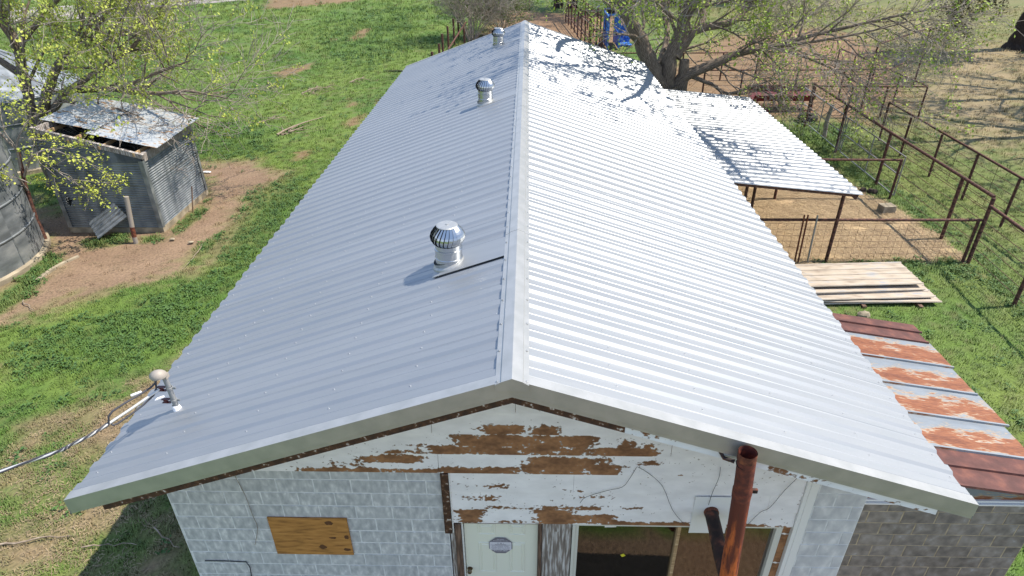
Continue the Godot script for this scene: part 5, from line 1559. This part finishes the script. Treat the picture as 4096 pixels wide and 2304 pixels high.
# ---------------------------------------------------------------- on the gable wall
func lettering(parent: Node, text: String, at: Vector3, height: float, width: float, material: Material, bold := false):
	var t := TextMesh.new()
	var f := SystemFont.new()
	f.font_names = PackedStringArray(["Droid Sans"])
	if bold: f.font_weight = 700
	t.font = f
	t.text = text
	t.font_size = 32
	t.pixel_size = 0.01
	t.depth = 0.02
	t.curve_step = 2.0
	var o := MeshInstance3D.new()
	o.name = "lettering"
	o.mesh = t
	o.material_override = material
	var size := t.get_aabb().size
	var s := height / maxf(size.y, 0.01)
	o.scale = Vector3(width / maxf(size.x, 0.01), s, 0.05)
	o.position = at
	parent.add_child(o, true)

func make_wall_things():
	# alarm company sign on the door
	var w := thing("door_sign", "small grey and white octagonal alarm sign stuck on the door", "sign", Vector3(-0.172, 1.665, -0.058))
	var oct := func(hw: float, hh: float, c: float) -> Array:
		return [Vector2(-hw + c, -hh), Vector2(hw - c, -hh), Vector2(hw, -hh + c), Vector2(hw, hh - c), Vector2(hw - c, hh), Vector2(-hw + c, hh), Vector2(-hw, hh - c), Vector2(-hw, -hh + c)]
	var m := MB.new(); m.prism(oct.call(0.134, 0.134, 0.078), -0.003, 0.0)
	part("plate", m, M.sign_grey, w)
	m = MB.new(); m.prism([Vector2(-0.126, -0.062), Vector2(-0.115, -0.073), Vector2(0.115, -0.073), Vector2(0.126, -0.062), Vector2(0.126, 0.054), Vector2(0.115, 0.064), Vector2(-0.115, 0.064), Vector2(-0.126, 0.054)], 0.0005, 0.0015)
	part("field", m, M.sign_white, w)
	m = MB.new(); m.box(Vector3(-0.115, 0.012, 0.002), Vector3(0.115, 0.0155, 0.003)); m.box(Vector3(-0.065, 0.0165, 0.002), Vector3(0.065, 0.0215, 0.003))
	part("rule", m, M.sign_grey, w)
	for t in [["24 Hour", 0.109, 0.014, 0.085, 1], ["Monitoring & Service", 0.086, 0.014, 0.17, 1], ["C & J", 0.043, 0.020, 0.07, 0], ["SYSTEMS, INC.", -0.008, 0.020, 0.205, 0], ["Access Control \u2022 Audio", -0.034, 0.013, 0.215, 0], ["CCTV \u2022 Fire \u2022 Security", -0.055, 0.013, 0.205, 0], ["972.247.2809", -0.090, 0.018, 0.158, 1]]:
		lettering(w, t[0], Vector3(0, t[1], 0.0026 if t[4] == 0 else 0.001), t[2], t[3], M.sign_white if t[4] == 1 else M.sign_grey, t[4] == 1)
	# plywood over the old window opening
	w = thing("plywood_sheet", "golden stained plywood sheet nailed over opening in the painted block wall", "board")
	m = MB.new(); m.face_block(Vector3(-2.773, 1.562, 0.004), Vector3(-1.880, 2.183, 0.022), 0.003)
	part("sheet", m, M.plywood, w)
	for q in [[-2.09, 2.11, 0.05, 0.035], [-2.22, 1.70, 0.05, 0.04], [-1.94, 1.66, 0.04, 0.03], [-2.08, 1.86, 0.045, 0.02], [-1.92, 1.88, 0.03, 0.04]]:
		m = MB.new()
		var poly := []
		for k in 12:
			var a := TAU * k / 12.0
			var r := rng.randf_range(0.7, 1.1)
			poly.append(Vector2(q[0] + cos(a) * q[2] * r, q[1] + sin(a) * q[3] * r))
		m.prism(poly, 0.0222, 0.0228)
		part("knot_mark", m, M.knot, w)
	# stove pipe
	w = thing("stove_pipe", "rust-red stove pipe rising from wall elbow past the roof edge", "stove pipe")
	var zc := 0.86
	m = MB.new()
	var x_low := 2.075; var x_top := 1.965
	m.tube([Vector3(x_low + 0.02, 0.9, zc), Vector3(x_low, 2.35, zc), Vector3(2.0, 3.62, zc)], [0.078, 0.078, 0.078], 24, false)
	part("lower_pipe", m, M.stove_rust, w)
	m = MB.new()
	m.tube([Vector3(2.001, 3.56, zc), Vector3(2.0, 3.62, zc), Vector3(1.999, 3.66, zc), Vector3(1.999, 3.665, zc), Vector3(x_top, 4.10, zc)], [0.080, 0.083, 0.083, 0.078, 0.077], 24, false)
	m.tube([Vector3(x_top, 4.10, zc), Vector3(1.999, 3.7, zc)], [0.074, 0.074], 24, false)
	part("upper_pipe", m, M.stove_maroon, w)
	m = MB.new()
	m.tube([Vector3(x_top + 0.004, 4.02, zc), Vector3(x_top, 4.102, zc)], [0.0795, 0.0790], 40, false)
	part("crimped_rim", m, M.rust, w)
	m = MB.new(); m.lathe(Vector3(x_top, 3.96, zc), [Vector2(0.074, 0.0), Vector2(0.0, 0.001)], 20)
	part("soot_lining", m, M.soot, w)
	m = MB.new()
	m.tube([Vector3(2.12, 2.39, 0.02), Vector3(2.11, 2.385, 0.25), Vector3(2.09, 2.37, 0.6), Vector3(x_low + 0.01, 2.35, zc)], [0.072, 0.072, 0.072, 0.072], 20, false)
	part("elbow_pipe", m, M.stove_dark, w)
	m = MB.new(); m.lathe(Vector3(2.12, 2.39, 0.016), [Vector2(0.072, 0.0), Vector2(0.079, 0.004), Vector2(0.079, 0.045), Vector2(0.072, 0.05)], 20, Basis(Vector3(1, 0, 0), PI / 2))
	part("wall_collar", m, M.rust, w)
	m = MB.new(); m.face_block(Vector3(1.925, 2.04, 0.02), Vector3(2.322, 2.615, 0.027), 0.002)
	part("wall_plate", m, M.white_trim, w)
	m = MB.new()
	m.tube([Vector3(1.90, 3.93, 0.80), Vector3(1.82, 3.93, 0.76), Vector3(1.78, 3.99, 0.72), Vector3(1.70, 4.01, 0.70)], [0.018, 0.018, 0.018, 0.018], 8)
	m.box(Vector3(2.07, 3.62, zc - 0.015), Vector3(2.13, 3.66, zc + 0.01))
	part("strap", m, M.stove_dark, w)
	# loose wires on the siding
	var wires := [[[2547, 1868], [2520, 1912], [2490, 1948], [2430, 1962], [2345, 1988], [2320, 2012]], [[2550, 1868], [2590, 1890], [2650, 1945], [2690, 2040], [2740, 2100]], [[2882, 1868], [2876, 1910], [2850, 1970], [2834, 2020]], [[3208, 1895], [3140, 1960], [3080, 2030], [3040, 2050], [2990, 2100]], [[1962, 1890], [1990, 1945], [2020, 2030], [2025, 2120], [2018, 2170]]]
	for i in 4:
		m = MB.new()
		var path := []
		for q in wires[i]: path.append(onz(q[0], q[1], 0.036))
		var sm := smooth_path(path, path.map(func(_p): return 0.0), 3)
		m.tube(sm[0], (sm[0] as Array).map(func(_p): return 0.0026), 5)
		var o := part("loose_wire", m, M.black_cable, self)
		tag(o, ["thin wire sagging across flaked siding above the window", "thin wire hanging from the gable down to the window top", "short thin wire dangling above the stove pipe collar", "thin wire drooping from the roof edge beside corner board"][i], "wire", "loose wires on the siding")
	m = MB.new()
	var path2 := []
	for q in [[940, 1905], [980, 1980], [1010, 2060], [1030, 2110], [1020, 2180]]: path2.append(onz(q[0], q[1], 0.012))
	var sm2 := smooth_path(path2, path2.map(func(_p): return 0.0), 3)
	m.tube(sm2[0], (sm2[0] as Array).map(func(_p): return 0.003), 5)
	var vine := part("loose_wire", m, M.dead_wood, self)
	tag(vine, "brown dry stem hanging down the painted block wall", "wire", "loose wires on the siding")
	m = MB.new()
	var path3 := []
	for q in [[820, 2243], [900, 2244], [985, 2248], [1000, 2270], [1008, 2320]]: path3.append(onz(q[0], q[1], 0.012))
	m.tube(path3, path3.map(func(_p): return 0.006), 6)
	var cab := part("loose_wire", m, M.black_cable, self)
	tag(cab, "black cable running along the lower block wall by the corner", "wire", "loose wires on the siding")
	m = MB.new(); m.obox(Vector3(1.25, 1.53, -0.0545), Vector3(0.045, 0.045, 0.001), Basis(Vector3(0, 0, 1), 0.6))
	var st := part("window_sticker", m, M.yellow_sticker, self)
	tag(st, "tiny yellow diamond sticker on the window pane", "sticker")
	m = MB.new(); m.obox(Vector3(1.07, 2.06, -0.054), Vector3(0.13, 0.09, 0.001), Basis(Vector3(0, 0, 1), 0.05))
	st = part("window_notice", m, M.white_trim, self)
	tag(st, "small pale notice card at the top of the window pane", "notice")

# ---------------------------------------------------------------- about the yard
func make_yard_things():
	rng.seed = 900
	# old roofing sheets stacked on the grass
	var stack := [
		[Vector3(6.3, 0.05, -7.95), Vector3(9.50, 0.05, -8.10), 0.95, 0.0, "lowest old roofing sheet of the stack on the lawn"],
		[Vector3(6.3, 0.11, -7.98), Vector3(9.75, 0.10, -8.02), 1.0, 0.0, "second dusty roofing sheet up the stack, sticking out furthest"],
		[Vector3(6.2, 0.17, -7.93), Vector3(9.62, 0.15, -8.16), 1.0, 0.0, "middle dusty roofing sheet of the stack on the lawn"],
		[Vector3(6.2, 0.24, -8.12), Vector3(9.55, 0.20, -8.42), 1.05, 0.0, "dusty roofing sheet just under the top of the stack"],
		[Vector3(6.1, 0.31, -8.30), Vector3(9.53, 0.30, -8.52), 1.02, 0.0, "topmost sandy roofing sheet on the stack"]]
	for s in stack:
		var m := MB.new()
		var prof := []
		var n := 4
		var P: float = s[2] / n
		for k in n:
			var o := k * P
			prof.append_array([Vector2(o, 0.0), Vector2(o + 0.012, 0.020), Vector2(o + 0.045, 0.021), Vector2(o + 0.062, 0.002), Vector2(o + P * 0.6, 0.004)])
		prof.append_array([Vector2(s[2], 0.0), Vector2(s[2] + 0.02, 0.026), Vector2(s[2] + 0.05, 0.028), Vector2(s[2] + 0.06, 0.0)])
		m.sheet(prof, s[0], s[1], Vector3(-0.02, 0, -1).normalized(), Vector3(0, 1, 0), 3)
		m.sheet(prof.map(func(p): return p - Vector2(0, 0.004)), s[0], s[1], Vector3(-0.02, 0, -1).normalized(), Vector3(0, 1, 0), 1)
		var o2 := part("roofing_sheet", m, M.dusty_sheet, self)
		tag(o2, s[4], "metal sheet", "old roofing sheets stacked on the lawn")
	var m := MB.new()
	for x in [6.6, 7.9, 9.2]: m.box(Vector3(x, -0.02, -9.25), Vector3(x + 0.09, 0.05, -7.9))
	var sk := part("stacking_strips", m, M.old_wood, self)
	tag(sk, "old wooden strips under the stack of roofing sheets", "timber")
	m = MB.new()
	irregular(m, Vector3(7.75, 0.05, -7.55), Vector3(0.16, 0.09, 0.10), 10)
	tag(part("field_stone", m, M.concrete, self), "brown stone lying between the sheet stack and lean-to", "stone")
	# concrete block in the straw
	m = MB.new(); m.obox(Vector3(11.0, 0.14, -13.35), Vector3(0.40, 0.24, 0.30), Basis(Vector3.UP, 0.15))
	tag(part("concrete_block", m, M.concrete, self), "pale square block lying in the straw pen", "block")
	for q in [[3485, 775, 0.18], [3450, 770, 0.12]]:
		m = MB.new(); irregular(m, gnd(q[0], q[1]) + Vector3(0, 0.08, 0), Vector3(q[2], 0.10, q[2] * 0.7), 9)
		tag(part("rotten_log", m, M.dark_bark, self), ("larger" if q[2] > 0.15 else "smaller") + " dark rotten chunk of wood at edge of the straw", "log", "rotten wood in the straw pen")
	# feed bunk on skids
	var w := thing("feed_bunk", "long maroon metal feed bunk on bent pipe legs", "feed trough", Vector3(0, 0, -25.2))
	var x0 := 10.35; var x1 := 13.1
	m = MB.new()
	for s in [[0.55, 0.42, 0.78, 0.52], [-0.05, 0.0, 0.0, 0.0]]: pass
	m.quad(Vector3(x0, 0.42, 0.32), Vector3(x1, 0.42, 0.32), Vector3(x1, 0.72, 0.52), Vector3(x0, 0.72, 0.52))
	m.quad(Vector3(x1, 0.42, -0.22), Vector3(x0, 0.42, -0.22), Vector3(x0, 0.72, -0.45), Vector3(x1, 0.72, -0.45))
	m.quad(Vector3(x0, 0.42, 0.32), Vector3(x0, 0.42, -0.22), Vector3(x1, 0.42, -0.22), Vector3(x1, 0.42, 0.32))
	m.rod(Vector3(x0, 0.72, 0.52), Vector3(x1, 0.72, 0.52), 0.03, 8); m.rod(Vector3(x0, 0.72, -0.45), Vector3(x1, 0.72, -0.45), 0.03, 8)
	part("trough", m, M.maroon_paint, w)
	m = MB.new()
	m.quad(Vector3(x0 - 0.05, 0.95, -0.45), Vector3(x1, 0.95, -0.45), Vector3(x1, 0.72, -0.42), Vector3(x0 - 0.05, 0.72, -0.42))
	m.box(Vector3(x0 - 0.05, 0.72, -0.47), Vector3(x1, 0.96, -0.45))
	part("back_board", m, M.maroon_paint, w)
	for x in [x0 + 0.5, x0 + 1.25, x0 + 2.0, x1 - 0.1]:
		m = MB.new()
		m.tube([Vector3(x, 0.66, 0.48), Vector3(x, 0.15, 0.55), Vector3(x + 0.03, 0.06, 0.55)], [0.025, 0.025, 0.025], 8)
		m.tube([Vector3(x, 0.66, -0.42), Vector3(x, 0.1, -0.45)], [0.025, 0.025], 8)
		part("leg", m, M.maroon_paint, w)
	m = MB.new(); m.rod(Vector3(x0 + 0.5, 0.05, 0.55), Vector3(x1, 0.05, 0.55), 0.028, 8); m.rod(Vector3(x0 + 0.5, 0.05, -0.45), Vector3(x1, 0.05, -0.45), 0.028, 8)
	part("skid", m, M.maroon_paint, w)
	# tyre used as a tub
	w = thing("old_tyre", "black rubber tyre tub lying on red earth before the feed bunk", "tyre", Vector3(12.25, 0, -23.1))
	m = MB.new()
	var prof := []
	for i in 13:
		var a := -PI * 0.5 + TAU * i / 12.0
		prof.append(Vector2(0.30 + 0.12 * cos(a), 0.17 + 0.15 * sin(a)))
	m.lathe(Vector3.ZERO, prof, 28)
	part("tread", m, M.rubber, w)
	m = MB.new(); m.lathe(Vector3.ZERO, [Vector2(0.2, 0.03), Vector2(0.0, 0.03)], 20)
	part("inner_floor", m, M.dark_bark, w)
	# pale bucket beyond the pens
	m = MB.new(); m.lathe(gnd(3592, 262), [Vector2(0.22, 0.0), Vector2(0.28, 0.45), Vector2(0.26, 0.45), Vector2(0.2, 0.05), Vector2(0, 0.05)], 16)
	tag(part("tub", m, M.grey_pipe, self), "pale grey tub left on the dry grass beyond the pens", "tub")
	# white pipe before the shed
	w = thing("stand_pipe", "white pipe with rusty hole standing before the tin shed", "pipe")
	var b := gnd(543, 969)
	m = MB.new(); m.tube([b + Vector3(0, -0.1, 0), b + Vector3(0.01, 0.18, 0)], [0.062, 0.062], 14, false); m.tube([b + Vector3(0.03, 0.46, -0.02), b + Vector3(0.10, 1.34, -0.10)], [0.062, 0.062], 14)
	part("pipe", m, M.head_grey, w)
	m = MB.new(); m.tube([b + Vector3(0.01, 0.17, 0), b + Vector3(0.03, 0.47, -0.02)], [0.063, 0.0625], 14, false)
	part("rusted_length", m, M.rust, w)
	# torn sheet leaning on the shed
	m = MB.new()
	corr_patch(m, Vector3(-12.05, 0.05, -11.25), Vector3(-11.2, 0.62, -11.55), Vector3(-11.55, 0.98, -11.68), Vector3(-12.35, 0.45, -11.5), 5.0, 0.014, 2)
	tag(part("torn_sheet", m, M.old_iron, self), "torn scrap of corrugated tin leaning on the shed front", "metal sheet")
	# rim of the old round slab
	w = thing("slab_rim", "broken concrete rim of an old round bin slab half buried in dirt", "kerb")
	var c := Vector3(-10.3, 0, -9.3)
	for k in 9:
		var a0 := deg_to_rad(150.0 + k * 10.0); var a1 := deg_to_rad(150.0 + k * 10.0 + 9.6)
		if k < 2 or k > 5: continue
		m = MB.new()
		var r0 := 1.95; var r1 := 2.05
		var h := 0.05 - 0.004 * k
		var P := func(a: float, r: float, y: float) -> Vector3: return c + Vector3(cos(a) * r, y, sin(a) * r)
		m.quad(P.call(a0, r0, h), P.call(a0, r1, h), P.call(a1, r1, h), P.call(a1, r0, h))
		m.quad(P.call(a0, r1, h), P.call(a0, r1, -0.1), P.call(a1, r1, -0.1), P.call(a1, r1, h))
		m.quad(P.call(a1, r0, h), P.call(a1, r0, -0.1), P.call(a0, r0, -0.1), P.call(a0, r0, h))
		part("rim_piece", m, M.concrete, w)
	# fallen branches on the lawn
	var labels := ["long pale fallen branch with forks lying on the lawn", "heap of dry brushwood on the lawn", "small tangle of pale twigs on the lawn by the roof", "thin dry sticks lying on the lawn near leafy tree", "short crooked dead branch lying alone on the lawn"]
	var spots := [[[1112, 545], [1300, 468], 0.05, 7], [[1210, 382], [1330, 352], 0.035, 26], [[1400, 335], [1460, 315], 0.035, 10], [[1030, 500], [1150, 470], 0.03, 7], [[1070, 330], [1100, 370], 0.035, 5]]
	for i in 5:
		rng.seed = 950 + i
		w = thing("fallen_branch", labels[i], "branch", Vector3.ZERO, "dead branches on the lawn")
		var a := gnd(spots[i][0][0], spots[i][0][1]); var e := gnd(spots[i][1][0], spots[i][1][1])
		var n: int = spots[i][3]
		var L := a.distance_to(e)
		for k in n:
			m = MB.new()
			var p := a.lerp(e, rng.randf() * (0.35 if i == 0 else 0.8)) + Vector3(rng.randf_range(-0.3, 0.3), 0.03, rng.randf_range(-0.3, 0.3)) * (0.3 if k == 0 else 1.0)
			var d := (e - a).normalized().rotated(Vector3.UP, 0.0 if k == 0 else rng.randf_range(-0.9, 0.9))
			var ln := L * (1.0 if k == 0 else rng.randf_range(0.25, 0.6))
			if k == 0: p = a + Vector3(0, 0.05, 0)
			var path := []; var rad := []
			for s in 7:
				path.append(p + d * ln * s / 6.0 + Vector3(rng.randf_range(-0.05, 0.05), (0.03 + 0.10 * sin(s * 0.6 + k)) * (0.6 if i != 1 else 1.2), rng.randf_range(-0.06, 0.06)))
				rad.append(spots[i][2] * (1.0 if k == 0 else 0.5) * (1.0 - s / 7.5))
			m.tube(path, rad, 6)
			part("stick", m, M.dead_wood, w)
	# a few sticks on the near ground
	var stick := 0
	for q in [[[-20, 2190], [290, 2145], 0.018], [[810, 985], [735, 1080], 0.015], [[340, 2190], [560, 2180], 0.012], [[90, 1205], [140, 1250], 0.015], [[610, 2120], [720, 2200], 0.014]]:
		m = MB.new()
		var a := gnd(q[0][0], q[0][1]); var e := gnd(q[1][0], q[1][1])
		var path := []; var rad := []
		for s in 8:
			path.append(a.lerp(e, s / 7.0) + Vector3(rng.randf_range(-0.03, 0.03), 0.025 + rng.randf_range(0, 0.02), rng.randf_range(-0.03, 0.03))); rad.append(q[2] * (1.0 - s * 0.09))
		m.tube(path, rad, 6)
		tag(part("dry_stick", m, M.dead_wood, self), ["dry brown stick reaching in over bare soil by the cable", "dry stick lying across the dirt strip below the lawn", "thin dry stick at the edge of the workshop shadow", "short pale stick beside the concrete rim", "crooked dry stick inside the workshop shadow"][stick], "stick", "sticks on the near ground")
		stick += 1
	m = MB.new(); m.obox(gnd(1600, 287) + Vector3(0, 0.04, 0), Vector3(1.9, 0.06, 0.09), Basis(Vector3.UP, 0.02))
	tag(part("dark_plank", m, M.soot, self), "thin black bar poking out past the roof edge on the lawn", "bar")
	m = MB.new(); m.rod(gnd(770, 848) + Vector3(0, -0.05, 0), gnd(770, 848) + Vector3(0.06, 0.75, -0.25), 0.02, 6)
	tag(part("leaning_stake", m, M.old_wood, self), "brown wooden stake leaning near the lit shed wall", "stake")
	m = MB.new(); irregular(m, gnd(828, 690) + Vector3(0, 0.02, 0), Vector3(0.16, 0.03, 0.06), 8)
	tag(part("litter", m, M.white_sealant, self), "white scrap of litter on the dirt beside the shed", "litter")
	for q in [[690, 960], [765, 972]]:
		m = MB.new(); irregular(m, gnd(q[0], q[1]) + Vector3(0, 0.03, 0), Vector3(0.09, 0.03, 0.06), 8)
		tag(part("concrete_chunk", m, M.concrete, self), "pale concrete chunk on the dirt, " + ("close to the white pipe" if q[0] < 700 else "further from the white pipe"), "rubble", "concrete chunks on the dirt")

func irregular(m: MB, at: Vector3, size: Vector3, segs: int):
	var rows := 5
	var pts := []
	for j in rows + 1:
		var r := []
		for i in segs:
			var a := TAU * i / segs; var t := PI * j / rows
			var k := rng.randf_range(0.8, 1.15) if j > 0 and j < rows else 1.0
			r.append(at + Vector3(cos(a) * sin(t) * size.x, cos(t) * size.y, -sin(a) * sin(t) * size.z) * k)
		pts.append(r)
	for j in rows:
		for i in segs:
			var i2 := (i + 1) % segs
			if j == 0: m.tri(pts[0][0], pts[1][i], pts[1][i2])
			elif j == rows - 1: m.tri(pts[j][i], pts[rows][0], pts[j][i2])
			else: m.quad(pts[j + 1][i], pts[j + 1][i2], pts[j][i2], pts[j][i])

# ---------------------------------------------------------------- grass, weeds and straw
func blade_tuft(blades: int, spread: float, lean: float, width: float) -> ArrayMesh:
	var m := MB.new()
	for k in blades:
		var a := rng.randf() * TAU
		var p := Vector3(rng.randf_range(-1, 1), 0, rng.randf_range(-1, 1)) * spread
		var d := Vector3(cos(a), 0, sin(a))
		var h := rng.randf_range(0.6, 1.0)
		var l := lean * rng.randf_range(0.4, 1.3)
		var s := d.cross(Vector3.UP) * width
		var mid := p + d * l * 0.35 + Vector3(0, h * 0.6, 0); var tip := p + d * l + Vector3(0, h, 0)
		m.quad(p - s, p + s, mid + s * 0.8, mid - s * 0.8)
		m.tri(mid - s * 0.8, mid + s * 0.8, tip)
	# light them as a sward: normals mostly upwards
	for i in m.n.size(): m.n[i] = (m.n[i] * 0.35 + Vector3(0, 1, 0)).normalized()
	return m.mesh()

func weed_clump(leaves: int) -> ArrayMesh:
	var m := MB.new()
	for k in leaves:
		var a := rng.randf() * TAU
		var r := sqrt(rng.randf()) * 0.9
		var c := Vector3(cos(a) * r, rng.randf_range(0.15, 0.9) * (1.1 - r * 0.7), sin(a) * r)
		var b := Basis.from_euler(Vector3(rng.randf_range(-0.5, 0.7), a + rng.randf_range(-0.6, 0.6), rng.randf_range(-0.5, 0.5)))
		var L := rng.randf_range(0.25, 0.5); var W := L * 0.34
		m.tri(c, c + b * Vector3(W, 0.03, L * 0.5), c + b * Vector3(0, -0.04, L)); m.tri(c, c + b * Vector3(0, -0.04, L), c + b * Vector3(-W, 0.03, L * 0.5))
	return m.mesh()

func straw_bits(n: int) -> ArrayMesh:
	var m := MB.new()
	for k in n:
		var a := rng.randf() * TAU
		var p := Vector3(rng.randf_range(-1, 1), rng.randf_range(0.02, 0.10), rng.randf_range(-1, 1)) * Vector3(0.5, 1, 0.5)
		var d := Vector3(cos(a), rng.randf_range(-0.1, 0.2), sin(a)) * rng.randf_range(0.15, 0.45)
		var s := Vector3(-sin(a), 0, cos(a)) * 0.016
		m.quad(p - s, p + s, p + d + s, p + d - s)
	return m.mesh()

func built_over(x: float, z: float) -> bool:
	if x > -3.85 and x < 3.8 and z > -18.4 and z < 0.02: return true
	if x > 3.7 and x < 6.25 and z > -4.05 and z < -0.45: return true
	if x > -13.25 and x < -10.42 and z > -14.85 and z < -11.8: return true
	if Vector2(x + 15.72, z + 9.6).length() < 2.85 or Vector2(x + 19.35, z + 18.7).length() < 2.75: return true
	if x > 6.1 and x < 9.7 and z > -9.3 and z < -7.95: return true
	return false

func make_grass():
	rng.seed = 1234
	var tuft := blade_tuft(14, 0.75, 0.55, 0.055)
	var weed := weed_clump(26)
	var straw := straw_bits(16)
	var g := [[], []]; var wd := [[], []]; var st := [[], []]
	# [x0, x1, z0, z1, per square metre, size]
	var bands := [[-14.5, -3.7, -20.0, 1.6, 105.0, 0.075], [-32.0, -2.0, -36.0, -20.0, 26.0, 0.12], [-20.0, -14.5, -20.0, -8.0, 20.0, 0.10], [-42.0, -2.0, -52.0, -36.0, 9.0, 0.17], [-60.0, 0.0, -68.0, -52.0, 4.0, 0.24],
		[3.8, 15.5, -20.0, 0.0, 100.0, 0.075], [15.5, 26.0, -22.0, -8.0, 30.0, 0.09], [8.0, 36.0, -36.0, -20.0, 15.0, 0.12], [4.0, 48.0, -60.0, -36.0, 4.0, 0.18], [-7.0, 9.0, 1.6, 6.0, 40.0, 0.10], [5.0, 11.7, -15.5, -10.25, 220.0, 0.09], [-9.0, -4.0, -4.5, 1.0, 70.0, 0.09]]
	for b in bands:
		var count := int((b[1] - b[0]) * (b[3] - b[2]) * b[4])
		for k in count:
			var x := rng.randf_range(b[0], b[1]); var z := rng.randf_range(b[2], b[3])
			if built_over(x, z): continue
			var cv := cover(x, z)
			var bare: float = maxf(maxf(cv.dirt, cv.straw), maxf(cv.red, cv.pale * 0.6))
			var thin := noise.get_noise_2d(x * 1.3 + 50.0, z * 1.3) * 0.5 + 0.5
			var at := Vector3(x, -0.02, z)
			var turn := Basis(Vector3.UP, rng.randf() * TAU)
			var gc := ground_color(x, z, cv)
			if cv.straw > 0.3 or (cv.dry > 0.4 and rng.randf() < 0.5) or (bare > 0.4 and rng.randf() < 0.06):
				if rng.randf() < 0.55:
					var s: float = b[5] * rng.randf_range(1.6, 3.6) * (1.1 if cv.straw > 0.3 else 0.85)
					st[0].append(Transform3D(turn.scaled(Vector3(s, s, s)), at + Vector3(0, 0.04 * cv.straw + 0.015, 0)))
					st[1].append((Color(0.52, 0.39, 0.225).lerp(Color(0.24, 0.165, 0.095), rng.randf()) if cv.straw > 0.3 else Color(0.40, 0.30, 0.18).lerp(Color(0.20, 0.15, 0.09), rng.randf())))
				if cv.straw > 0.3: continue
			if rng.randf() < bare * 0.97: continue
			if cv.dry > 0.3 and rng.randf() < cv.dry * (0.45 + thin * 0.4): continue
			if rng.randf() < (0.55 - thin) * 1.2 * (1.0 - cv.lush): continue
			var k2 := rng.randf_range(0.75, 1.35)
			var tone := Color(gc.r * k2, gc.g * k2 * 1.02, gc.b * k2)
			if (cv.lush > 0.35 and rng.randf() < 0.32) or (thin > 0.62 and rng.randf() < 0.10):
				var s: float = b[5] * rng.randf_range(1.2, 2.6)
				wd[0].append(Transform3D(turn.scaled(Vector3(s, s * 0.8, s)), at))
				wd[1].append(Color(0.045, 0.105, 0.022).lerp(Color(0.075, 0.15, 0.03), rng.randf()))
				continue
			var h: float = b[5] * rng.randf_range(0.7, 1.3) * (1.0 + cv.lush * 0.9)
			g[0].append(Transform3D(turn.scaled(Vector3(b[5] * 1.15, h, b[5] * 1.15)), at))
			g[1].append(tone)
	var o := multi("grass", tuft, M.grass_blade, g[0], g[1], self)
	o.set_meta("kind", "stuff"); tag(o, "short patchy green grass over the lawn and pastures", "grass")
	o = multi("weeds", weed, M.grass_blade, wd[0], wd[1], self)
	o.set_meta("kind", "stuff"); tag(o, "broad-leaved dark green weeds growing in the grass", "weeds")
	o = multi("straw", straw, M.straw_blade, st[0], st[1], self)
	o.set_meta("kind", "stuff"); tag(o, "loose dry straw and stalks scattered over bare ground", "straw")
	print("grass ", g[0].size(), " weeds ", wd[0].size(), " straw ", st[0].size())
